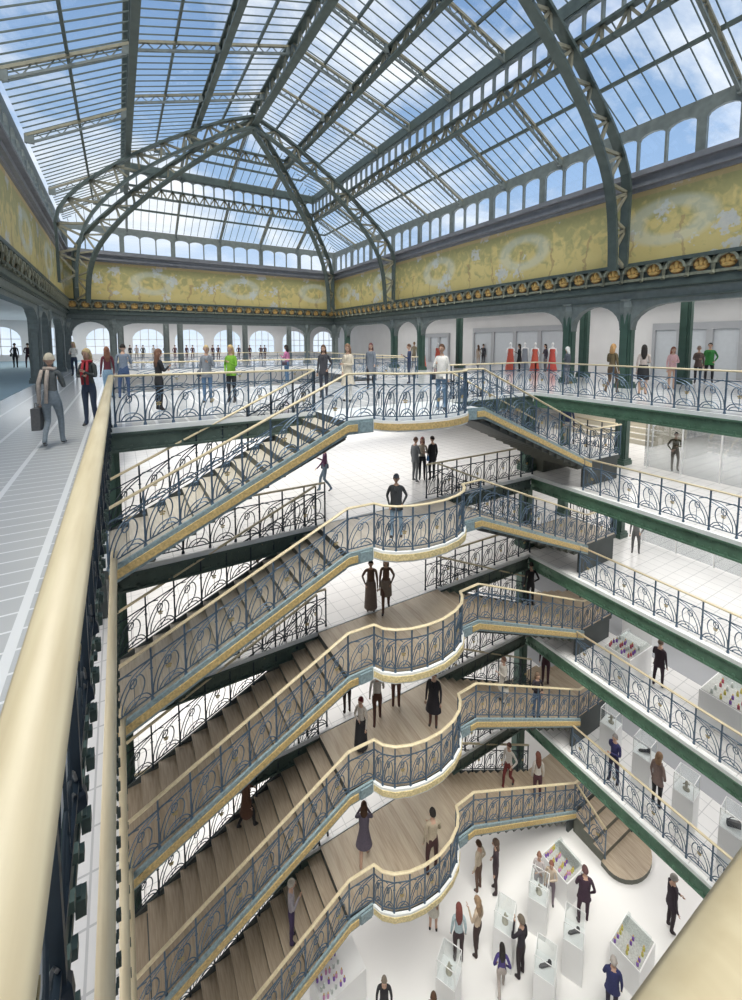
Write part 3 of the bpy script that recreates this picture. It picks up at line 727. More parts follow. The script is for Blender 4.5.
# monitor step: beam + little arched lights between the two slopes
def monitor(p0, p1, sgn, nm):
    L = (Vector(p1)-Vector(p0)).length; n = int(L/0.62); w_ = L/n
    ops = [(i*w_+0.04, (i+1)*w_-0.04, 11.42, 12.0, 12.14, None) for i in range(n)]
    a = arch_wall('window_monitor_'+nm, p0, p1, 11.35, 12.7, ops, sgn*0.12, IRON2, n=6); struct(a)
    d = (Vector(p1)-Vector(p0)).normalized(); m = MB()
    m.bar((p0[0], p0[1], 12.42), (p1[0], p1[1], 12.42), 0.34, 0.42); m.build('beam', IRON, a)
monitor((XC+6.2, Y0R), (XC+6.2, YR+6.2), 1, 'right'); monitor((XC-6.2, Y0R), (XC-6.2, YR+6.2), -1, 'left'); monitor((XC-6.2, YR+6.2), (XC+6.2, YR+6.2), -1, 'far')
# lattice girders
def lattice(m, A, B, w_=0.2, pitch=0.6, ch=0.07, mi=0, wb=0.045):
    """A, B: polylines (same count) = upper and lower chord"""
    for Q in (A, B):
        for i in range(len(Q)-1): m.bar(Q[i], Q[i+1], w_, ch, mi, up=(0, 0, 1))
def resample(P, n):
    P = [Vector(p) for p in P]; L = [0]
    for i in range(len(P)-1): L.append(L[-1]+(P[i+1]-P[i]).length)
    o = []
    for k in range(n+1):
        s = L[-1]*k/n; i = 0
        while i < len(P)-2 and L[i+1] < s: i += 1
        t = (s-L[i])/max(L[i+1]-L[i], 1e-9); o.append(P[i].lerp(P[i+1], min(1, t)))
    return o
def smoothpoly(P, n):
    P = [Vector(p) for p in P]; q = [P[0]]+P+[P[-1]]; o = []
    for i in range(1, len(q)-2):
        for j in range(6):
            u = j/6.0; a, b, c, d_ = q[i-1], q[i], q[i+1], q[i+2]
            o.append(0.5*((2*b)+(-a+c)*u+(2*a-5*b+4*c-d_)*u*u+(-a+3*b-3*c+d_)*u**3))
    o.append(P[-1]); return resample(o, n)
def girder(name, A, B, n, label, cat, w_=0.2, ch=0.08, wb=0.05, beige=True, group=None):
    e_ = empty(name, tuple(A[0]), label, cat, group); o0 = Vector(A[0])
    A = resample(A, n*2) if len(A) < 3 else smoothpoly(A, n*2); B = resample(B, n*2) if len(B) < 3 else smoothpoly(B, n*2)
    A = [a-o0 for a in A]; B = [b-o0 for b in B]
    pl = ((A[-1]-A[0]).cross(B[len(B)//2]-A[0])).normalized()
    for nm, Q in (('upper_chord', A), ('lower_chord', B)):
        m = MB()
        for i in range(len(Q)-1):
            d = (Q[i+1]-Q[i]).normalized(); m.bar(Q[i]-d*0.01, Q[i+1]+d*0.01, w_, ch, up=pl.cross(d))
        m.build(nm, IRON, e_)
    m = MB()
    for i in range(0, len(A)-1, 2):
        m.bar(A[i], B[i], wb, wb); m.bar(A[i], B[i+1], wb, wb); m.bar(B[i+1], A[i+2], wb, wb)
    m.build('lattice_web', BEIGE if beige else IRON2, e_)
    return e_
upc = [(0,14.05),(1.4,13.5),(2.65,12.85),(4.1,12.0),(5.7,10.95),(7.0,9.95),(8.3,8.8),(9.1,7.6),(9.15,6.4),(9.15,4.5)]
loc_ = [(0,13.5),(1.1,13.0),(1.95,12.55),(3.7,11.5),(5.3,10.35),(6.5,9.3),(7.6,8.0),(8.15,6.9),(8.4,5.7),(8.5,4.3)]
for (y, wh) in ((9.19, 'nearest'), (24.5, 'second')):
    for sg, sn in ((1, 'right'), (-1, 'left')):
        if y < 10 and sg < 0: continue
        girder('roof_arch', [(XC+sg*d, y, z) for d, z in upc], [(XC+sg*d, y, z) for d, z in loc_], 11, 'curved iron roof arch, %s truss, %s half springing from the %s wall' % (wh, sn, sn), 'roof arch', w_=0.32, ch=0.11, wb=0.10)
girder('roof_arch', [(XC-d, -5.8, z) for d, z in upc], [(XC-d, -5.8, z) for d, z in loc_], 11, 'curved iron roof arch overhead behind the viewer', 'roof arch', w_=0.3, ch=0.09)
for sg, sn in ((1, 'right'), (-1, 'left')):
    girder('hip_arch', [(XC+sg*d, YR+d, z) for d, z in upc], [(XC+sg*d, YR+d, z) for d, z in loc_], 12, 'curved iron hip arch from the ridge end down to the far %s corner' % sn, 'roof arch', w_=0.32, ch=0.11, wb=0.10)
# ridge
girder('ridge_girder', [(XC, Y0R, 14.45), (XC, YR, 14.45)], [(XC, Y0R, 13.6), (XC, YR, 13.6)], 34, 'heavy lattice ridge girder running along the top of the glass roof', 'girder', w_=0.34, ch=0.1)
ring = [('right', 1), ('left', -1)]
for nm, sg in ring:
    girder('roof_purlin', [(XC+sg*2.9, Y0R, 13.45), (XC+sg*2.9, YR+2.9, 13.45)], [(XC+sg*2.9, Y0R, 12.95), (XC+sg*2.9, YR+2.9, 12.95)], 42, 'upper lattice purlin under the %s slope of the glass roof' % nm, 'girder', w_=0.24, ch=0.09, wb=0.08)
    girder('roof_purlin', [(XC+sg*6.15, Y0R, 11.35), (XC+sg*6.15, YR+6.1, 11.35)], [(XC+sg*6.15, Y0R, 10.8), (XC+sg*6.15, YR+6.1, 10.8)], 46, 'lower lattice purlin below the glazed step of the %s roof slope' % nm, 'girder', w_=0.24, ch=0.09, wb=0.08)
girder('roof_purlin', [(XC-2.9, YR+2.9, 13.45), (XC+2.9, YR+2.9, 13.45)], [(XC-2.9, YR+2.9, 12.95), (XC+2.9, YR+2.9, 12.95)], 9, 'upper lattice purlin across the far hip of the glass roof', 'girder', w_=0.24, ch=0.09, wb=0.08)
girder('roof_purlin', [(XC-6.1, YR+6.1, 11.35), (XC+6.1, YR+6.1, 11.35)], [(XC-6.1, YR+6.1, 10.8), (XC+6.1, YR+6.1, 10.8)], 19, 'lower lattice purlin across the far hip of the glass roof', 'girder', w_=0.24, ch=0.09, wb=0.08)
# rafters
def rafter(pts, label, group):
    e_ = empty('rafter', tuple(pts[0]), label, 'rafter', group); o0 = Vector(pts[0]); P = [Vector(p)-o0 for p in pts]
    m = MB(); m.bar(P[0], P[1], 0.11, 0.09); m.build('rail_bar', BEIGE, e_)
    d = P[1]-P[0]; Q = [P[0]+Vector((0,0,-0.30)), P[1]+Vector((0,0,-0.30))]
    m = MB(); m.bar(Q[0].lerp(Q[1], .04), Q[0].lerp(Q[1], .96), 0.09, 0.07)
    n = max(4, int(d.length/0.3))
    for i in range(n): a = P[0]+d*(i/n); b = Q[0]+d*((i+1)/n); m.bar(a, b, 0.03, 0.03) if i % 2 else m.bar(Q[0]+d*(i/n), P[0]+d*((i+1)/n), 0.03, 0.03)
    for t_ in (0.03, 0.97):
        a = P[0].lerp(P[1], t_); m.bar(a, a+Vector((0,0,-0.32)), 0.10, 0.30, up=d.normalized())
    m.build('scalloped_web', IRON2 if group.startswith('r') else BEIGE, e_)
ORD = ['first', 'second', 'third', 'fourth', 'fifth', 'sixth', 'seventh', 'eighth', 'ninth', 'tenth', 'eleventh', 'twelfth']
band = {0: 'top', 2.9: 'middle', 6.2: 'lowest'}
for sg, sn in ((1, 'right'), (-1, 'left')):
    for lo, hi in ((0, 2.9), (2.9, 6.2), (6.2, 9.6)):
        if sg > 0: yy = [9.19+3.07*i for i in range(8, -5, -1)]
        else: yy = [31.0, 27.5, 21.0, 16.5, 12.0, 7.5, 3.0] if lo == 6.2 else [29.0, 22.6, 18.6, 14.4, 10.2, 6.0, 1.8]
        c_ = 0
        for y in yy:
            if sg > 0 and (abs(y-9.19) < 0.1 or abs(y-24.54) < 0.15): continue
            lo2 = max(lo, y-YR)
            if hi-lo2 < 0.8: continue
            rafter([(XC+sg*lo2, y, zroof(lo2+0.001)-0.14), (XC+sg*hi, y, zroof(hi-0.01)-0.14)], 'beige scalloped rafter, %s band of the %s roof slope, %s from the far end' % (band[lo], sn, ORD[c_]), 'rafters of the %s roof slope' % sn); c_ += 1
for lo, hi in ((0, 2.9), (2.9, 6.2), (6.2, 9.6)):
    c_ = 0
    for x in (XC-6.1, XC-3.05, XC, XC+3.05, XC+6.1):
        lo2 = max(lo, abs(x-XC))
        if hi-lo2 < 0.8: continue
        rafter([(x, YR+lo2, zroof(lo2+0.001)-0.14), (x, YR+hi, zroof(hi-0.01)-0.14)], 'beige scalloped rafter, %s band of the far roof hip, %s from the left' % (band[lo], ORD[c_]), 'rafters of the far roof hip'); c_ += 1

# =================================================================== SHOP DISPLAYS
def pedestal(x, y, z, h, lab, item, w_=0.50, rz=0.0):
    e_ = empty('display_pedestal', (x, y, z), lab, 'pedestal', None, rz)
    m = MB(); a = w_/2; m.box(-a, a, -a, a, 0.012 if z > -15 else 0.0, h); m.box(-a+.02, a-.02, -a+.02, a-.02, h, h+0.01); m.build('plinth', SHOPWHITE, e_)
    m = MB(); m.box(-a+.01, a-.01, -a+.01, a-.01, h+0.01, h+0.50)
    g = m.build('vitrine', VITRINE, e_)
    m = MB()
    for sx in (-1, 1):
        for sy in (-1, 1): m.box(sx*(a-.012)-0.008, sx*(a-.012)+0.008, sy*(a-.012)-0.008, sy*(a-.012)+0.008, h+0.01, h+0.50)
    for sx in (-1, 1): m.box(sx*(a-.012)-0.008, sx*(a-.012)+0.008, -a+.01, a-.01, h+0.49, h+0.505); m.box(-a+.01, a-.01, sx*(a-.012)-0.008, sx*(a-.012)+0.008, h+0.49, h+0.505)
    m.build('vitrine_edge', SHOPWHITE, e_)
    # the exhibit: a shoe / a clutch / a figurine
    m = MB(); zz = 0.0
    if item == 'shoe':
        m.tube([(-0.11,0,0.05),(-0.05,0,0.055),(0.02,0,0.04),(0.10,0,0.028),(0.14,0,0.018)], [0.035,0.036,0.034,0.034,0.012], 8, rz=1.0)
        m.tube([(-0.11,0,0.03),(-0.115,0,0.0)], [0.022,0.016], 6); m.tube([(-0.09,0,0.07),(-0.085,0,0.11)], [0.034,0.038], 8)
        o = m.build('shoe', cloth((0.05,0.05,0.055)), None, True); tag(o, 'dark shoe in the vitrine of the '+' '.join(lab.split()[1:8]), 'shoe')
    elif item == 'bag':
        m.prism([(-0.12,-0.03),(0.12,-0.03),(0.12,0.03),(-0.12,0.03)], 0, 0.13); m.tube([(0.09*math.cos(t), 0, 0.13+0.08*math.sin(t)) for t in [PI*i/8 for i in range(9)]], 0.008, 5)
        o = m.build('clutch_bag', cloth((0.09,0.09,0.1)), None); tag(o, 'small dark clutch bag in the vitrine of the '+' '.join(lab.split()[1:8]), 'bag')
    else:
        m.rings([(0,0,0,0.07,0.07),(0,0,0.02,0.07,0.07),(0,0,0.04,0.02,0.02),(0,0,0.16,0.035,0.025),(0,0,0.22,0.015,0.015)], 10)
        m.tube([(-0.06,0,0.13),(0.0,0.02,0.17),(0.07,0,0.12)], 0.012, 6)
        o = m.build('jewellery_stand', cloth((0.42,0.40,0.33)), None, True); tag(o, 'pale jewellery stand in the vitrine of the '+' '.join(lab.split()[1:8]), 'jewellery stand')
    o.location = (x, y, z+h+0.012); o.rotation_euler = (0, 0, rz+2.2); o.scale = (1.25, 1.25, 1.25)
z4 = FL[4]
for i, (x, y, it) in enumerate(((13.75,7.5,'stand'),(13.6,6.35,'shoe'),(13.45,5.15,'stand'),(13.45,4.05,'bag'))):
    pedestal(x, y, z4, 1.1, 'white display pedestal on the fourth gallery, %s from the stair' % ['first','second','third','fourth'][i], it, rz=0.1)
z5 = FL[5]
for i, (x, y, it, pl) in enumerate(((8.52,7.23,'stand','beside the woman in black'),(6.56,7.28,'stand','nearest the bowed landing'),(8.75,6.1,'shoe','at the bottom between the purple-shirted woman and the tall one'),(9.95,6.12,'shoe','in front of the suited man'),(9.86,7.18,'stand','beside the two women'))):
    pedestal(x, y, z5, 1.1, 'white ground-floor display pedestal %s' % pl, it, rz=0.5)
bottle_me = {}
def bottle(kind):
    if kind in bottle_me: return bottle_me[kind]
    m = MB(); m.rings([(0,0,0,0.03,0.03),(0,0,0.08,0.032,0.032),(0,0,0.10,0.015,0.015),(0,0,0.115,0.012,0.012)], 8, 0); m.rings([(0,0,0.115,0.018,0.018),(0,0,0.145,0.016,0.016)], 8, 1)
    cols = {'purple': (0.22,0.10,0.42), 'red': (0.45,0.08,0.12), 'yellow': (0.55,0.50,0.12), 'clear': (0.5,0.55,0.52), 'pink': (0.6,0.3,0.5)}
    me = m.mesh('bottle', [plain('scent_'+kind, cols[kind], 0.15), GOLDD if kind != 'clear' else SHOPWHITE]); bottle_me[kind] = me; return me
def table(x, y, z, lx, ly, h, lab, short, rz=0.0, kinds=('purple','red'), riser=True, nr=4, nc=6, traym=None):
    e_ = empty('display_table', (x, y, z), lab, 'table', None, rz)
    m = MB(); m.box(-lx/2, lx/2, -ly/2, ly/2, 0.013, h); m.build('body', SHOPWHITE, e_)
    m = MB(); m.box(-lx/2+.03, lx/2-.03, -ly/2+.03, ly/2-.03, h, h+0.012); m.build('tray', traym or GREYTRAY, e_)
    if riser:
        m = MB(); m.box(lx*0.08, lx*0.45, -ly*0.4, ly*0.4, h+0.012, h+0.12); m.box(lx*0.08, lx*0.45, ly*0.3, ly*0.4, h+0.12, h+0.2); m.build('riser', VITRINE, e_)
    M = Matrix.Translation((x,y,z)) @ Matrix.Rotation(rz, 4, 'Z')
    for i in range(nc):
        for j in range(nr):
            px = -lx*0.43+(lx*0.46)*i/max(nc-1,1); py = -ly*0.36+ly*0.72*j/max(nr-1,1)
            kd = kinds[(i//2+j) % len(kinds)]
            o = link('scent_bottle', bottle(kd)); o.matrix_world = M @ Matrix.Translation((px+random.uniform(-.02,.02), py+random.uniform(-.02,.02), h+0.012)); 
            tag(o, '%s scent bottle in the cluster on the %s' % (kd, short), 'bottle', '%s scent bottles on the %s' % (kd, short))
table(11.3, 7.42, z5, 0.85, 0.9, 0.9, 'white display table with purple bottles beside the suited man', 'table beside the suited man', 0.0, ('purple','pink','yellow'))
table(11.3, 5.3, z5, 0.95, 0.75, 0.9, 'white display table with purple bottles at the foot of the right gallery', 'table left of the grey-haired man', 0.1, ('purple','yellow'), nr=3, nc=4)
table(4.2, 8.85, z5, 1.25, 0.75, 0.9, 'long white display table under the left stair flight', 'table under the left flight', 0.05, ('pink','clear','purple'), riser=False, traym=SHOPWHITE)
z3 = FL[3]
table(13.6, 7.0, z3, 1.25, 0.8, 0.9, 'white counter with perfume bottles on the third gallery near the stair', 'counter near the stair', 0.0, ('red','purple','clear'), nr=4, nc=6)
table(14.3, 4.1, z3, 1.5, 1.9, 0.9, 'large white counter crowded with bottles on the third gallery at the right edge', 'counter at the right edge', 0.0, ('red','purple','yellow','clear'), nr=8, nc=4)
e_ = empty('display_stand', (15.35, 7.55, z3), 'low white display stand with small red boxes behind the perfume counter', 'display stand')
m = MB(); m.box(-0.2, 0.2, -0.5, 0.5, 0.013, 0.84); m.build('body', SHOPWHITE, e_); m = MB(); m.box(-0.23, 0.23, -0.53, 0.53, 0.84, 0.88); m.build('top', SHOPWHITE, e_)
for i in range(6):
    m = MB(); m.box(-0.06, 0.06, -0.055, 0.055, 0, 0.11); m.box(-0.065, 0.065, -0.06, 0.06, 0.08, 0.115)
    o = m.build('gift_box', plain('box_red', (0.45,0.1,0.2), 0.4)); o.location = (15.35, 7.13+0.165*i, z3+0.881); tag(o, 'small red gift box in the row on the low white display stand', 'box', 'red gift boxes on the display stand')
# mannequins on the top floor
def mannequin(x, y, col, lab, rz):
    e_ = empty('mannequin', (x, y, 0), lab, 'mannequin', 'gowned mannequins in the right gallery', rz)
    m = MB(); m.rings([(0,0,0,0.16,0.16),(0,0,0.02,0.16,0.16),(0,0,0.03,0.02,0.02),(0,0,0.5,0.02,0.02)], 12); m.build('base', SHOPWHITE, e_, True)
    m = MB(); m.rings([(0,0,1.02,0.15,0.11),(0,0,1.15,0.12,0.09),(0,0,1.3,0.16,0.10),(0,0,1.42,0.15,0.08),(0,0,1.47,0.05,0.05),(0,0,1.56,0.045,0.045),(0,0.01,1.62,0.07,0.08),(0,0.01,1.70,0.065,0.08),(0,0.0,1.76,0.02,0.03)], 12); m.tube([(0.16,0,1.4),(0.23,0.02,1.15),(0.2,0.1,0.92)], [0.045,0.035,0.025], 8); m.tube([(-0.16,0,1.4),(-0.23,0.02,1.15),(-0.2,0.1,0.92)], [0.045,0.035,0.025], 8); m.build('torso', SHOPWHITE, e_, True)
    m = MB(); m.rings([(0,0,0.06,0.30,0.28),(0,0,0.4,0.23,0.2),(0,0,0.85,0.18,0.15),(0,0,1.05,0.155,0.115),(0,0,1.15,0.128,0.098),(0,0,1.3,0.168,0.112),(0,0,1.37,0.15,0.10)], 16, cap=False); m.build('gown', cloth(col), e_, True)
for i, (x, y) in enumerate(((18.6,24.5),(19.4,23.8),(22.2,19.8),(22.9,19.2),(21.4,17.2),(22.2,16.6),(20.9,18.6))):
    c = ((0.62,0.12,0.08),(0.62,0.12,0.08),(0.60,0.14,0.09),(0.25,0.28,0.33),(0.62,0.12,0.08),(0.6,0.10,0.08),(0.62,0.13,0.09))[i]
    mannequin(x, y, c, ('mannequin in a long red gown, %s of the gowned row beyond the right balustrade' % ORD[i] if c[0] > 0.4 else 'mannequin in a slate grey gown among the red ones'), 2.3)

# =================================================================== PEOPLE
SKIN = plain('skin', (0.52, 0.33, 0.24), 0.6, 0, 0.06, 8)
SKIND = plain('shoe_leather', (0.03, 0.026, 0.025), 0.45)
EYE = plain('eye_dark', (0.03, 0.02, 0.02), 0.3)
LIP = plain('lips', (0.42, 0.16, 0.14), 0.5)
_body = {}
ARMS = {'down': ((0.05,-0.02,-0.30),(0.06,0.05,-0.56)), 'cross': ((0.06,0.06,-0.27),(-0.16,0.20,-0.25)), 'hip': ((0.12,-0.08,-0.26),(0.02,0.07,-0.44)),
        'phone': ((0.06,0.06,-0.28),(-0.06,0.26,-0.16)), 'face': ((0.09,0.14,-0.22),(-0.08,0.19,0.05)), 'rail': ((0.08,0.12,-0.27),(0.02,0.36,-0.30)),
        'back': ((0.08,-0.10,-0.27),(-0.14,-0.15,-0.42)), 'swing': ((0.04,0.12,-0.27),(0.03,0.28,-0.45)), 'swingb': ((0.05,-0.14,-0.27),(0.04,-0.2,-0.52)), 'pocket': ((0.10,-0.06,-0.28),(0.02,0.06,-0.50))}
def body(al, ar, legs, fem, bend):
    key = (al, ar, legs, fem, bend)
    if key in _body: return _body[key]
    V = []; E_ = []; Rr = []
    def add(p, r, par):
        V.append(Vector(p)); Rr.append(r if isinstance(r, tuple) else (r, r))
        if par is not None: E_.append((par, len(V)-1))
        return len(V)-1
    sw = 0.140 if fem else 0.163; hw = 0.140 if fem else 0.138
    def B(p):   # bend torso forward about the hips
        p = Vector(p); d = p-Vector((0,0,0.95)); c, s_ = math.cos(bend), math.sin(bend)
        return Vector((p.x, d.y*c+d.z*s_, 0.95+d.z*c-d.y*s_))
    pel = add((0,0,0.95), (hw,0.105), None)
    wa = add(B((0,0,1.09)), (0.10 if fem else 0.122,0.085), pel)
    ch = add(B((0,0.0,1.28)), (0.125 if fem else 0.148,0.10), wa)
    up = add(B((0,-0.01,1.41)), (0.10 if fem else 0.125,0.075), ch)
    nk = add(B((0,0.0,1.49)), 0.05, up); nk2 = add(B((0,0.01,1.56)), 0.046, nk)
    seg = [(0,'b'),(1,'t'),(2,'t'),(3,'t'),(4,'s'),(5,'s')]
    lab = ['b','t','t','t','s','s']; hands = []
    for sg, nm in ((1, ar), (-1, al)):
        e1, w1 = ARMS[nm]
        sh = B((sg*sw, -0.01, 1.42)); a = add(sh, 0.052, up); lab.append('t')
        el = sh+Vector((sg*e1[0], e1[1], e1[2])); b = add(el, 0.040, a); lab.append('t')
        wr = sh+Vector((sg*w1[0], w1[1], w1[2])); c = add(el.lerp(wr, .96), 0.026, b); lab.append('t')
        hd = (wr-el).normalized(); p = wr+hd*0.05; d_ = add(p, (0.036,0.02), c); lab.append('s')
        hands.append((p, hd, sg))
    LG = {'stand': ((0.09,0,0.5,0.0,0.0),(0.09,0,0.5,0.0,0.0)), 'walk': ((0.09,0.16,0.52,0.22,0.0),(0.08,0.02,0.5,-0.22,0.07)), 'wide': ((0.11,0.02,0.5,0.05,0.0),(0.13,0,0.5,-0.03,0.0)), 'cross': ((0.06,0.03,0.5,0.06,0.0),(0.10,0,0.5,-0.02,0.0))}[legs]
    for sg, L_ in ((1, LG[0]), (-1, LG[1])):
        h = add((sg*0.092,0,0.86), (0.088 if not fem else 0.09), pel); lab.append('b')
        kx = sg*L_[0]; k_ = add((kx, L_[1]+0.01, L_[2]), 0.057, h); lab.append('b')
        cf = add((kx, (L_[1]+L_[3])/2-0.01, 0.32+L_[4]*.5), 0.053, k_); lab.append('b')
        an = add((kx, L_[3]-0.02, 0.09+L_[4]), 0.036, cf); lab.append('b')
        add((kx, L_[3]-0.045, 0.045+L_[4]), 0.036, an); lab.append('f')
        add((kx+sg*0.02, L_[3]+0.10, 0.032+L_[4]*0.4), (0.04,0.028), an); lab.append('f')
    me = D.meshes.new('bodycage'); me.from_pydata([tuple(v) for v in V], E_, []); o = D.objects.new('bodycage', me); C.objects.link(o)
    sk = o.modifiers.new('s', 'SKIN'); sk.use_smooth_shade = True
    for i, v in enumerate(me.skin_vertices[0].data): v.radius = Rr[i]; v.use_root = (i == 0)
    o.modifiers.new('d', 'SUBSURF').levels = 1
    dg = bpy.context.evaluated_depsgraph_get(); ev = o.evaluated_get(dg); bmsh = ev.to_mesh()
    vs_ = [v.co.copy() for v in bmsh.vertices]; fs = [tuple(p.vertices) for p in bmsh.polygons]
    ev.to_mesh_clear(); D.objects.remove(o)
    M = MB(); M.v = [tuple(v) for v in vs_]; M.f = fs
    si = {'t': 0, 'b': 1, 's': 2, 'f': 3}
    import mathutils
    kd = mathutils.kdtree.KDTree(400); cnt = 0; pts = []
    for (a, b) in E_:
        for j in range(9):
            pts.append((V[a].lerp(V[b], j/8), lab[b] if j > 4 or lab[a] == lab[b] else (lab[a])))
    # wrists: forearm is sleeve, hand skin
    kd = mathutils.kdtree.KDTree(len(pts))
    for i, (p, l_) in enumerate(pts): kd.insert(p, i)
    kd.balance()
    for f in fs:
        c = sum((vs_[i] for i in f), Vector())/len(f); _, i, _ = kd.find(c); M.mi.append(si[pts[i][1]])
    # fingers
    for (p, hd, sg) in hands:
        side_ = hd.cross(Vector((0,1,0.2))).normalized(); fw = side_.cross(hd).normalized()
        for j, ln in enumerate((0.066,0.075,0.070,0.055)):
            b0 = p+side_*(0.0225-0.015*j)+hd*0.02; curl = fw*0.02
            M.tube([b0, b0+hd*ln*0.5+curl*0.3, b0+hd*ln*0.9+curl*1.2], [0.009,0.0085,0.006], 5, 2)
        b0 = p-hd*0.015; M.tube([b0, b0+fw*0.03+hd*0.02+side_*0.01, b0+fw*0.038+hd*0.05], [0.011,0.010,0.007], 5, 2)
    # head
    hc = B((0,0.02,1.655)); b0 = len(M.v); nU, nV = 14, 10
    for i in range(nV+1):
        ph = PI*i/nV
        for j in range(nU):
            th = 2*PI*j/nU; x, y, z = math.sin(ph)*math.cos(th), math.sin(ph)*math.sin(th), math.cos(ph)
            jw = 1.0 if z > -0.1 else 1.0+0.38*(z+0.1)
            px, py, pz = x*0.076*jw, y*0.096*(1.0 if z > 0 else 1+0.08*z), z*0.118
            if y > 0.9 and abs(x) < 0.2 and -0.45 < z < 0.1: py += 0.018
            M.v.append((hc.x+px, hc.y+py, hc.z+pz))
    for i in range(nV):
        for j in range(nU): M.f.append((b0+i*nU+j, b0+(i+1)*nU+j, b0+(i+1)*nU+(j+1)%nU, b0+i*nU+(j+1)%nU)); M.mi.append(2)
    for sx in (-1, 1):
        M.tube([hc+Vector((sx*0.074,-0.01,-0.03)), hc+Vector((sx*0.084,-0.015,0.0)), hc+Vector((sx*0.078,-0.01,0.025))], [0.009,0.014,0.009], 6, 2)
        M.tube([hc+Vector((sx*0.028-0.011,0.091,0.005)), hc+Vector((sx*0.028+0.011,0.091,0.005))], 0.007, 6, 4)
    M.tube([hc+Vector((0,0.093,0.01)), hc+Vector((0,0.108,-0.028))], [0.006,0.012], 6, 2)
    M.tube([hc+Vector((-0.02,0.086,-0.056)), hc+Vector((0,0.092,-0.057)), hc+Vector((0.02,0.086,-0.056))], [0.004,0.007,0.004], 6, 5)
    me = M.mesh('person', [cloth((0.5,0.5,0.5)), cloth((0.4,0.4,0.4)), SKIN, SKIND, EYE, LIP], True)
    _body[key] = (me, hc, B, sw); return _body[key]
_hair = {}
def hair(style, hc, key):
    kk = (style, key)
    if kk in _hair: return _hair[kk]
    m = MB(); nU, nV = 14, 8; b0 = 0
    lo = {'short': 1.62, 'bald': 1.3, 'bob': 1.9, 'long': 1.9, 'cap': 1.2, 'bun': 1.75}[style]
    for i in range(nV+1):
        for j in range(nU):
            th = 2*PI*j/nU; fr = max(0, math.sin(th)); ph = (lo-fr*(lo-1.0)*0.9)*i/nV
            s_ = 1.10 if style in ('short','bun') else 1.16
            m.v.append((hc.x+math.sin(ph)*math.cos(th)*0.078*s_, hc.y-0.006+math.sin(ph)*math.sin(th)*0.098*s_, hc.z+0.004+math.cos(ph)*0.118*s_))
    for i in range(nV):
        for j in range(nU): m.f.append((i*nU+j, (i+1)*nU+j, (i+1)*nU+(j+1)%nU, i*nU+(j+1)%nU)); m.mi.append(0)
    if style in ('long', 'bob'):
        dn = 0.32 if style == 'long' else 0.15
        m.rings([(hc.x,hc.y-0.035,hc.z+0.03,0.088,0.075),(hc.x,hc.y-0.05,hc.z-0.08,0.098,0.062),(hc.x,hc.y-0.07,hc.z-0.08-dn*0.5,0.10,0.05),(hc.x,hc.y-0.075,hc.z-0.08-dn,0.06,0.03)], 12)
    if style == 'bun': m.rings([(hc.x,hc.y-0.11,hc.z+0.0,0.02,0.02),(hc.x,hc.y-0.115,hc.z+0.03,0.045,0.04),(hc.x,hc.y-0.11,hc.z+0.07,0.02,0.02)], 8)
    if style == 'cap': m.rings([(hc.x,hc.y+0.07,hc.z+0.05,0.08,0.09),(hc.x,hc.y+0.06,hc.z+0.062,0.078,0.088)], 12)
    me = m.mesh('hair', cloth((0.1,0.1,0.1)), True); _hair[kk] = me; return me
def setmat(o, i, mat):
    o.material_slots[i].link = 'OBJECT'; o.material_slots[i].material = mat
PK = {}
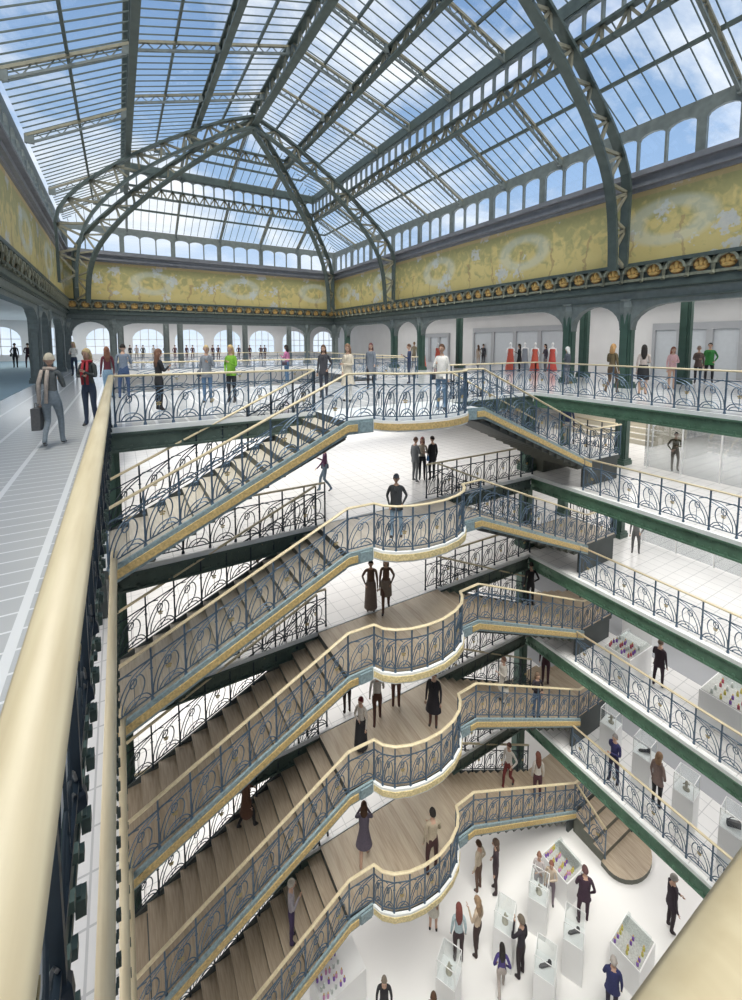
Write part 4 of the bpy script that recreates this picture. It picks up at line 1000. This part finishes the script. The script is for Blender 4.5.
def person(pos, h, face, label, top, bot, hr='short', hc_=(0.06,0.04,0.03), al='down', ar='down', legs='stand', fem=False, bend=0.0, outer=None, oc=None, shoes=None, scarf=None, bag=None, group=None, cat='person', bare=False, back_scarf=False):
    h = max(1.45, min(1.80, h))
    me, hc, B, sw = body(al, ar, legs, fem, bend)
    o = link('person', me); x, y, z = pos; o.location = (x, y, z+0.006*0); s = h/1.775; o.scale = (s, s, s)
    o.rotation_euler = (0, 0, math.atan2(-x, y)+math.radians(face)); tag(o, label, cat, group)
    setmat(o, 0, cloth(top)); setmat(o, 1, SKIN if bare else cloth(bot))
    if shoes: setmat(o, 3, cloth(shoes))
    if hr:
        hm = link('cap' if hr == 'cap' else 'hair', hair(hr, hc, (al, ar, legs, fem, bend)), o); setmat(hm, 0, cloth(hc_))
    if outer:
        m = MB(); k = sw-0.150
        top_z = 1.46
        hem = {'coat': 0.52, 'jacket': 0.80, 'longcoat': 0.38, 'dress': 0.55, 'skirt': 0.55, 'longskirt': 0.14, 'vest': 0.86}[outer]
        fl = 0.24 if outer in ('coat','longcoat') else (0.19 if outer in ('jacket','vest') else 0.23)
        if outer in ('skirt', 'longskirt'): rg = [(1.08,0.135,0.105),(0.98,0.165,0.125),(0.86,0.18,0.135),(hem,0.19 if outer == 'skirt' else 0.22,0.15 if outer == 'skirt' else 0.21)]
        else: rg = [(1.46,0.075,0.06),(1.43,0.14+k,0.085),(1.34,0.158+k,0.112),(1.20,0.150+k,0.118),(1.06,0.138+k,0.112),(0.95,0.155+k,0.125),(0.85,0.168+k*0.5,0.135),(hem,fl if hem < 0.7 else 0.185+k,0.18 if hem < 0.7 else 0.13)]
        lst = []
        for (zz, rx, ry) in rg:
            c = B((0,0,zz)) if zz > 0.95 else Vector((0,0,zz)); lst.append((c.x, c.y, c.z, rx, ry))
        m.rings(lst, 16, cap=False)
        if outer in ('coat','longcoat','jacket'):
            c0 = B((0,0.1,1.42)); m.tube([c0+Vector((-0.06,-0.03,0.03)), c0+Vector((-0.02,0.03,-0.12))], [0.02,0.012], 5); m.tube([c0+Vector((0.06,-0.03,0.03)), c0+Vector((0.02,0.03,-0.12))], [0.02,0.012], 5)
        q = m.build({'vest': 'vest', 'dress': 'dress', 'skirt': 'skirt', 'longskirt': 'skirt', 'jacket': 'jacket'}.get(outer, 'coat'), cloth(oc or top), o, True)
    if scarf:
        sb = -1 if back_scarf else 1
        m = MB(); cz = B((0,0.01,1.49)); m.tube([cz+Vector((0.085*math.cos(t), 0.075*math.sin(t), 0.01*math.sin(3*t))) for t in [2*PI*i/12 for i in range(13)]], 0.032, 6)
        for dx in (-0.05, 0.04): m.tube([cz+Vector((dx-(0.05 if sb < 0 else 0),0.09*sb,-0.02)), cz+Vector((dx*1.3-(0.08 if sb < 0 else 0),0.14*sb,-0.25)), cz+Vector((dx*1.2-(0.10 if sb < 0 else 0),0.13*sb,-0.52-(0.12 if sb < 0 else 0)))], [0.03,0.034,0.03], 6)
        m.build('scarf', cloth(scarf), o, True)
    if bag:
        kind, bc, sg = bag; m = MB()
        if kind == 'shopping':
            m.prism([(-0.17,-0.07),(0.17,-0.07),(0.17,0.07),(-0.17,0.07)], -0.45, -0.04)
            for yy_ in (-0.05, 0.05): m.tube([(0.08*math.cos(t), yy_*0.6, -0.05+0.10*math.sin(t)) for t in [PI*i/8 for i in range(9)]], 0.006, 5)
        else:
            m.rings([(0,0,-0.16,0.05,0.11),(0,0,-0.15,0.065,0.15),(0,0,0.0,0.05,0.14),(0,0,0.03,0.03,0.11)], 12)
            m.tube([(0,0.11*math.cos(t),0.02+0.20*math.sin(t)) for t in [PI*i/8 for i in range(9)]], 0.008, 5)
        nmb = 'shopping_bag' if kind == 'shopping' else 'handbag'
        b_ = m.build(nmb, cloth(bc), None, kind != 'shopping')
        M = Matrix.Translation((x,y,z)) @ Matrix.Rotation(o.rotation_euler.z, 4, 'Z')
        p = M @ Vector((sg*(sw+0.09)*s, (0.05 if kind == 'shopping' else 0.0)*s, (0.80 if kind == 'shopping' else 0.98)*s))
        b_.location = p; b_.rotation_euler = (0, 0, o.rotation_euler.z+(PI/2 if kind == 'shopping' else 0)); b_.scale = (s, s, s)
        tag(b_, ('%s with the %s') % (nmb.replace('_', ' '), ' '.join(label.split()[:12])), 'bag')
    return o
PO = {
'blonde':(-0.98,8.64,0.00,1.54), 'redscarf':(-0.56,10.49,0.00,1.59), 'maroon':(-0.32,15.64,0.00,1.59), 'greyman':(0.11,15.11,0.00,1.68), 'blackvest':(0.84,11.96,0.00,1.56),
'coatbag':(2.14,12.88,0.00,1.65), 'green':(2.74,12.54,0.00,1.65), 'whitefar':(-2.02,27.16,0.00,1.77), 'pink':(6.36,18.19,0.00,1.63), 'darkj':(5.47,12.24,0.00,1.65),
'cream':(5.70,11.05,0.00,1.68), 'greycoat':(8.08,13.80,0.00,1.71), 'navy':(10.46,14.70,0.00,1.67), 'blouse':(7.06,8.50,0.00,1.68), 'tan':(17.60,24.15,0.00,1.86),
'dark1':(-6.18,38.09,0.00,1.72), 'dark2':(-5.40,37.63,0.00,1.72), 'whitehair':(15.95,11.2,0.00,1.56), 'olive':(14.25,8.33,0.00,1.68), 'blackdress':(14.86,7.65,0.00,1.65),
'pinkd':(17.38,7.95,0.00,1.57), 'brown2':(20.90,8.59,0.00,1.59), 'greenj':(21.83,8.57,0.00,1.72), 'bd':(20.53,17.60,0.00,1.66), 'dk':(21.87,16.82,0.00,1.66),
's1':(23.33,23.86,0.00,1.58), 's2':(24.75,24.77,0.00,1.65), 'purple':(5.43,12.13,-2.97,1.51), 'suit':(8.46,11.49,-2.97,1.54), 'blw':(8.79,11.54,-2.97,1.50),
'blk1':(9.09,11.37,-2.97,1.53), 'cap':(5.60,8.36,-2.97,1.56), 'navyl':(14.37,9.97,-2.10,1.59), 'g1':(17.41,7.70,-2.97,1.16), 'legs2':(3.91,14.52,-5.88,1.74),
'c1':(5.87,10.03,-5.88,1.51), 'c2':(6.24,9.81,-5.88,1.57), 'd2':(9.90,8.28,-5.88,1.05), 'fig2':(15.86,8.11,-5.88,1.38), 'man3':(13.81,6.19,-8.78,1.52),
'l3a':(5.17,10.17,-8.78,1.36), 'skirt3':(4.97,8.99,-8.78,1.47), 'shirt3':(5.72,9.43,-8.78,1.59), 'l3b':(6.48,9.63,-8.78,1.60), 'coat3':(7.02,8.60,-8.78,1.61),
'hood3':(9.42,8.32,-8.78,1.26), 'dk3':(10.63,8.22,-8.78,1.38), 'jeans3':(11.01,8.36,-10.20,1.53), 'brown3':(2.15,9.52,-9.81,1.41), 'purple4':(3.01,8.93,-12.73,1.65),
'mauve4':(5.07,9.02,-12.10,1.73), 'beige4':(6.50,7.93,-12.10,1.90), 'navy4':(12.89,6.88,-12.10,1.63), 'tan4':(13.30,5.82,-12.10,1.72), 'white4':(10.97,9.35,-13.58,1.65),
'hair4':(11.86,8.85,-14.05,1.73), 'cream5':(8.96,8.68,-15.30,1.69), 'dk5':(9.38,8.38,-15.30,1.89), 'boots5':(7.20,8.70,-15.30,1.62), 'lb5':(7.37,7.82,-15.30,1.73),
'tan5':(7.92,7.66,-15.30,1.75), 'purp5':(7.93,6.79,-15.30,1.45), 'blk5':(8.62,6.76,-15.30,1.94), 't5':(10.61,7.33,-15.30,1.31), 't6':(10.47,7.66,-15.30,1.33),
'suit5':(11.09,6.57,-15.30,1.84), 'grey5':(13.12,5.18,-15.30,1.91), 'navy5':(10.07,5.13,-15.30,1.64), 'm5':(4.97,7.84,-15.30,1.50), 'n5':(5.87,7.04,-15.30,1.42),
'far0':(1.02,50.52,0.00,1.53), 'far1':(1.60,50.19,0.00,1.53), 'far2':(2.17,49.85,0.00,1.53), 'far3':(3.10,49.31,0.00,1.53), 'far4':(4.13,48.71,0.00,1.53),
'far5':(4.99,48.20,0.00,1.53), 'far6':(6.02,47.60,0.00,1.53), 'far7':(6.55,47.28,0.00,1.53), 'far8':(7.79,46.56,0.00,1.53), 'far9':(8.32,46.25,0.00,1.53),
'far10':(8.81,45.96,0.00,1.53), 'far11':(10.62,44.90,0.00,1.53), 'far12':(11.59,44.33,0.00,1.53), 'far13':(12.57,43.76,0.00,1.53), 'far14':(12.92,43.55,0.00,1.53),
}
def pp(k, face, label, *a, **kw):
    x, y, z, h = PO[k]; return person((x, y, z), h, face, label, *a, **kw)
BLK = (0.02,0.02,0.024); JEAN = (0.10,0.16,0.26); DJ = (0.035,0.05,0.085); BRN = (0.10,0.045,0.035); GRY = (0.16,0.17,0.19); WHT = (0.72,0.70,0.66); NAV = (0.035,0.05,0.11)
BLO = (0.50,0.38,0.20); HB = (0.09,0.045,0.025); HK = (0.02,0.016,0.014); HG = (0.35,0.34,0.32); RED = (0.35,0.03,0.04); MAR = (0.14,0.03,0.045)
# top floor, near
pp('blonde', -15, 'person with short pale hair, dark cardigan and beige scarf walking away with a shopping bag', (0.11,0.12,0.12), (0.22,0.26,0.29), 'short', (0.62,0.55,0.42), 'down', 'phone', 'walk', True, scarf=(0.50,0.42,0.36), back_scarf=True, bag=('shopping', (0.12,0.12,0.12), -1))
pp('redscarf', 150, 'person in charcoal jacket with red shirt and dark jeans by the left handrail', (0.05,0.06,0.06), DJ, 'bob', BLO, 'phone', 'cross', 'cross', True, scarf=RED)
pp('maroon', 10, 'person in maroon top and pale jeans seen from behind beside a man in grey', MAR, (0.25,0.38,0.50), 'long', (0.22,0.10,0.06), 'down', 'down', 'stand', True)
pp('greyman', -10, 'person in grey sweater and blue jeans, back turned, at the left gallery corner', (0.20,0.24,0.30), (0.06,0.10,0.20), 'short', HK, 'down', 'phone', 'wide')
pp('blackvest', -60, 'person with long brown hair in black sleeveless top and trousers at the far rail', BLK, BLK, 'long', (0.16,0.08,0.05), 'cross', 'phone', 'stand', True)
pp('coatbag', 170, 'person in grey coat and blue jeans holding a shoulder bag behind the far rail', (0.18,0.20,0.23), (0.10,0.18,0.30), 'bun', BLO, 'phone', 'down', 'stand', True, bag=('hand', (0.12,0.13,0.15), 1), outer='jacket', oc=(0.20,0.22,0.25))
pp('green', 150, 'person in bright green top and black trousers behind the far rail', (0.16,0.36,0.03), BLK, 'bob', (0.50,0.36,0.16), 'phone', 'hip', 'stand', True, outer='vest')
pp('whitefar', 160, 'person in white shirt and dark trousers standing by the left arcade', WHT, DJ, 'bob', BLO, 'cross', 'phone', 'stand', True)
pp('pink', 60, 'person in pink top and blue jeans with a dark bag behind the far rail', (0.55,0.20,0.36), (0.10,0.20,0.34), 'bob', HK, 'phone', 'down', 'stand', True, bag=('hand', (0.08,0.06,0.08), -1))
pp('darkj', 170, 'person in dark leather jacket and black trousers at the head of the left flight', (0.05,0.05,0.06), (0.04,0.045,0.06), 'long', HB, 'hip', 'down', 'stand', True, outer='jacket')
pp('cream', 150, 'person in long cream trench coat on the top landing', (0.58,0.52,0.42), WHT, 'bob', (0.22,0.13,0.08), 'cross', 'pocket', 'stand', True, outer='coat')
pp('greycoat', 175, 'person in slate grey coat and black boots striding over the top floor', (0.15,0.17,0.20), BLK, 'long', (0.14,0.05,0.05), 'swing', 'swingb', 'walk', True, outer='coat')
pp('navy', 90, 'person in navy jacket and trousers turned sideways on the top floor', NAV, DJ, 'short', HB, 'phone', 'down', 'stand')
pp('blouse', 165, 'person in white blouse, blue jeans and tall black boots on the top landing', WHT, (0.12,0.20,0.30), 'bun', HB, 'down', 'phone', 'stand', True, bag=('hand', (0.04,0.05,0.07), 1), outer='vest')
pp('tan', -20, 'person in tan clothes far behind the navy jacketed visitor', (0.36,0.28,0.18), (0.3,0.24,0.16), 'short', (0.3,0.2,0.1), 'down', 'down', 'stand')
pp('dark1', 0, 'person in black carrying a bag, left of two by the arched window', BLK, BLK, 'short', HK, 'hip', 'down', 'stand', True, bag=('hand', BLK, -1))
pp('dark2', 0, 'person in dark maroon suit, right of two by the arched window', (0.05,0.02,0.03), (0.05,0.02,0.03), 'short', HK, 'back', 'down', 'wide')
pp('whitehair', 60, 'person with white hair and dark jacket by the right arcade column', (0.07,0.08,0.10), (0.2,0.21,0.24), 'bob', (0.65,0.65,0.63), 'cross', 'down', 'stand', True, outer='jacket')
pp('olive', -30, 'person in olive top and brown trousers on the right gallery', (0.13,0.10,0.05), (0.12,0.08,0.05), 'bob', (0.42,0.24,0.10), 'phone', 'down', 'walk', True)
pp('blackdress', 0, 'person with very long dark hair in a black skirt on the right gallery', (0.5,0.42,0.38), BLK, 'long', HK, 'down', 'cross', 'stand', True, outer='skirt', oc=BLK, bare=True)
pp('pinkd', 200, 'person in pale pink top and shorts behind the right rail', (0.62,0.38,0.38), (0.35,0.38,0.45), 'bob', (0.28,0.10,0.06), 'cross', 'down', 'stand', True, outer='vest', bare=True)
pp('brown2', 180, 'person in brown coat and hat beside the person in green jacket', (0.13,0.09,0.08), (0.04,0.04,0.05), 'cap', (0.25,0.2,0.17), 'down', 'cross', 'stand', True, outer='jacket')
pp('greenj', 180, 'person in emerald green jacket and black trousers facing the atrium', (0.03,0.18,0.04), BLK, 'short', HK, 'hip', 'down', 'wide', outer='jacket')
pp('bd', 100, 'person in black dress among the red mannequins', BLK, BLK, 'long', HK, 'phone', 'down', 'stand', True, outer='dress')
pp('dk', 120, 'person in dark jacket with long black hair near the green column', (0.06,0.05,0.07), GRY, 'long', HK, 'down', 'cross', 'stand', True)
pp('s1', 30, 'small distant person in beige at the back of the right gallery', (0.4,0.32,0.26), (0.4,0.32,0.26), 'long', HB, 'down', 'down', 'stand', True)
pp('s2', -30, 'small distant person in black beside one in beige', (0.05,0.05,0.06), BLK, 'short', HK, 'hip', 'down', 'stand')
fc = [BLK, (0.35,0.3,0.28), (0.05,0.05,0.05), (0.4,0.38,0.36), (0.06,0.06,0.09), (0.08,0.03,0.04)]+[(0.06,0.025,0.035)]*9
for i in range(15):
    c = fc[i]; k_ = 'dark' if c[0] < 0.2 else 'beige'
    pp('far%d' % i, 0 if i % 3 else 30, 'distant person in %s clothes before the far arched windows, %s from the left' % (k_, (ORD+['thirteenth','fourteenth','fifteenth'])[i]), c, c if c[0] < 0.3 else (0.3,0.28,0.26), 'short', HK, ('down','back','hip')[i % 3], 'down', ('stand','wide','cross')[i % 3], group='%s clad visitors before the far windows' % k_)
# first level down
pp('purple', 90, 'person in purple sweater and jeans walking with a handbag past the stair head', (0.13,0.05,0.11), (0.16,0.22,0.28), 'bun', HB, 'swing', 'phone', 'walk', True, bag=('hand', DJ, 1))
pp('suit', -50, 'person in mid grey suit talking in a group of three', (0.15,0.16,0.17), (0.17,0.18,0.19), 'short', (0.12,0.07,0.05), 'down', 'cross', 'stand', outer='jacket')
pp('blw', 180, 'person in cream top with a blue bag in the middle of a group of three', (0.45,0.40,0.33), BLK, 'bob', (0.16,0.05,0.05), 'phone', 'cross', 'stand', True, bag=('hand', (0.06,0.2,0.45), -1))
pp('blk1', 40, 'person in black suit on the right of a group of three', BLK, BLK, 'short', HK, 'hip', 'down', 'wide', outer='jacket')
pp('cap', 175, 'person in flat cap, black jacket and pale jeans leaning on the bowed rail', (0.05,0.055,0.06), (0.25,0.36,0.48), 'cap', (0.05,0.06,0.08), 'hip', 'pocket', 'wide', outer='jacket')
pp('navyl', 175, 'person in navy jacket and pale trousers on the right landing', (0.03,0.05,0.12), (0.50,0.48,0.44), 'short', HK, 'down', 'pocket', 'stand')
pp('g1', 200, 'dim person in ochre clothes behind the glass partition', (0.12,0.10,0.05), (0.10,0.08,0.05), 'short', HK, 'cross', 'hip', 'wide')
pp('legs2', 200, 'person in dark clothes half hidden behind the far gallery beam', BLK, (0.06,0.045,0.03), 'short', HK, 'down', 'down', 'walk')
pp('c1', 180, 'person in brown sweater and patterned skirt, left of an embracing pair', (0.11,0.065,0.045), (0.20,0.16,0.13), 'short', HK, 'down', 'hip', 'stand', outer='longskirt', oc=(0.17,0.13,0.11))
pp('c2', 180, 'person in brown top, right of an embracing pair, patterned knee skirt', (0.12,0.07,0.05), (0.10,0.055,0.04), 'bob', (0.10,0.07,0.05), 'hip', 'down', 'walk', True, outer='skirt', oc=(0.20,0.16,0.13))
person((12.3,9.75,-7.65), 1.62, 20, 'person in black seen beyond the rail left of the corner column', BLK, BLK, 'short', HK, 'down', 'hip', 'stand')
pp('fig2', 180, 'grey person standing in for a reflection by the glass of the second gallery', (0.14,0.14,0.14), (0.12,0.12,0.12), 'short', HK, 'hip', 'down', 'wide')  # solid figure added where the glass holds only a dark reflection
# third level
pp('man3', -20, 'person in dark maroon suit with bald head on the third gallery', (0.035,0.02,0.03), (0.035,0.02,0.03), 'short', (0.12,0.08,0.06), 'phone', 'down', 'wide', outer='jacket')
pp('l3a', 20, 'person in dark red behind the bowed landing, head hidden', (0.12,0.02,0.02), (0.03,0.015,0.015), 'short', HK, 'down', 'down', 'stand')
pp('skirt3', 150, 'person with red hair, white top and long black skirt on the stair landing', (0.55,0.50,0.45), BLK, 'short', (0.18,0.03,0.03), 'down', 'cross', 'stand', True, outer='longskirt', oc=BLK)
pp('shirt3', 0, 'person in white shirt and brown trousers walking on the wooden landing', (0.60,0.57,0.54), BRN, 'short', HK, 'down', 'swing', 'walk')
pp('l3b', 0, 'person in beige top and brown trousers beyond the white shirted one', (0.35,0.28,0.25), BRN, 'short', HK, 'down', 'down', 'stand')
pp('coat3', 170, 'person in long black coat standing alone on the wooden landing', (0.02,0.018,0.022), BRN, 'short', HB, 'down', 'down', 'stand', outer='coat', oc=(0.018,0.016,0.022))
person((10.17,8.97,-9.77), 1.53, 120, 'person in white hooded coat going down the right flight', (0.66,0.62,0.56), (0.6,0.55,0.5), 'short', (0.18,0.10,0.07), 'phone', 'cross', 'stand', True, outer='coat', bag=('hand', BLK, -1))
person((13.3,9.75,-11.05), 1.72, 0, 'person in dark maroon behind the corner column on the stair landing', (0.05,0.02,0.03), (0.05,0.02,0.03), 'short', HK, 'down', 'hip', 'stand')
pp('jeans3', -150, 'person with brown hair, black top and blue jeans on the right flight', (0.03,0.025,0.035), (0.10,0.15,0.26), 'bob', (0.14,0.09,0.06), 'hip', 'cross', 'stand', True)
pp('brown3', -70, 'person in brown coat and black trousers climbing the left flight', (0.10,0.045,0.025), BLK, 'short', (0.1,0.05,0.03), 'swing', 'down', 'walk', outer='coat', oc=(0.11,0.05,0.03))
pp('purple4', -90, 'person with pale hair, grey top and purple trousers on the lowest left flight', (0.35,0.32,0.35), (0.06,0.04,0.10), 'short', (0.45,0.42,0.36), 'down', 'cross', 'stand', True)
pp('mauve4', 0, 'person in mauve dress seen from behind on the lowest landing', (0.12,0.10,0.14), (0.5,0.34,0.25), 'bob', HB, 'face', 'face', 'walk', True, outer='dress', oc=(0.13,0.11,0.15), bare=True)
pp('beige4', 20, 'person in beige shirt and brown trousers on the lowest landing', (0.45,0.38,0.28), (0.07,0.03,0.03), 'short', HK, 'down', 'cross', 'wide')
pp('navy4', 150, 'person in navy sweater, head bowed, beside the fourth gallery rail', (0.03,0.03,0.11), (0.03,0.025,0.06), 'short', (0.25,0.23,0.22), 'cross', 'back', 'wide')
pp('tan4', -30, 'person in tan jacket and black trousers beside the fourth gallery pedestals', (0.24,0.17,0.15), BLK, 'bob', (0.32,0.20,0.12), 'down', 'hip', 'stand', True, outer='jacket')
pp('white4', 150, 'person in white top with shoulder strap and dark red trousers on the lowest flight', (0.60,0.56,0.52), (0.16,0.03,0.03), 'short', (0.12,0.05,0.04), 'hip', 'down', 'walk')
pp('hair4', 20, 'person with long auburn hair and white jacket on the lowest flight', (0.58,0.54,0.50), (0.08,0.03,0.04), 'long', (0.16,0.06,0.04), 'down', 'down', 'stand', True)
# ground floor
pp('cream5', 60, 'person in cream shirt and brown trousers on the ground floor, left of two talking', (0.52,0.44,0.34), (0.12,0.07,0.05), 'short', HB, 'down', 'pocket', 'stand')
pp('dk5', 100, 'person in dark brown suit on the ground floor, right of two talking', (0.06,0.04,0.05), (0.05,0.03,0.035), 'bob', (0.12,0.08,0.06), 'down', 'hip', 'stand', True)
pp('boots5', 180, 'person in white skirt and black boots half hidden under the bowed landing', (0.5,0.45,0.4), BLK, 'bob', HB, 'hip', 'hip', 'stand', True, outer='skirt', oc=(0.6,0.57,0.5), bare=True)
pp('lb5', 10, 'person with auburn hair, pale blue top and black trousers on the ground floor', (0.42,0.52,0.56), (0.05,0.03,0.035), 'long', (0.20,0.06,0.05), 'down', 'down', 'stand', True)
pp('tan5', 60, 'person with long fair hair, tan top and black trousers on the ground floor', (0.50,0.40,0.30), (0.05,0.03,0.03), 'long', (0.30,0.20,0.12), 'phone', 'down', 'cross', True)
pp('purp5', 10, 'person in purple shirt and beige trousers with dark hair', (0.07,0.05,0.20), (0.42,0.37,0.34), 'long', HK, 'hip', 'hip', 'walk', True)
pp('blk5', 60, 'tall person in black with hand raised to the face beside a pedestal', (0.03,0.025,0.035), (0.03,0.02,0.025), 'short', (0.16,0.13,0.10), 'face', 'down', 'stand', True)
pp('t5', 180, 'person in cream jacket and grey trousers beside the purple bottle table', (0.58,0.48,0.38), (0.20,0.16,0.19), 'short', (0.25,0.10,0.07), 'cross', 'down', 'stand', True)
pp('t6', 180, 'person in white blouse, brown haired, partly behind a pedestal', (0.55,0.50,0.50), (0.4,0.38,0.4), 'bun', (0.26,0.13,0.09), 'cross', 'cross', 'stand', True)
pp('suit5', 20, 'person in dark maroon suit inspecting the purple bottle table', (0.05,0.025,0.045), (0.045,0.02,0.035), 'short', (0.12,0.06,0.06), 'cross', 'pocket', 'wide', outer='jacket')
pp('grey5', -60, 'person with grey hair and black suit standing alone on the ground floor right', (0.03,0.02,0.03), (0.03,0.02,0.025), 'short', HG, 'cross', 'down', 'stand', outer='jacket')
pp('navy5', 10, 'person with grey hair and navy jacket at the bottom edge by a bottle table', (0.03,0.035,0.12), (0.03,0.025,0.05), 'short', (0.42,0.38,0.35), 'cross', 'down', 'stand', outer='jacket')
pp('m5', 180, 'person in black top, head and shoulders at the bottom edge', BLK, BLK, 'short', (0.18,0.15,0.12), 'down', 'down', 'stand')
pp('n5', 180, 'person with only brown hair visible at the bottom edge', (0.3,0.2,0.15), BLK, 'bob', HB, 'down', 'down', 'stand', True)
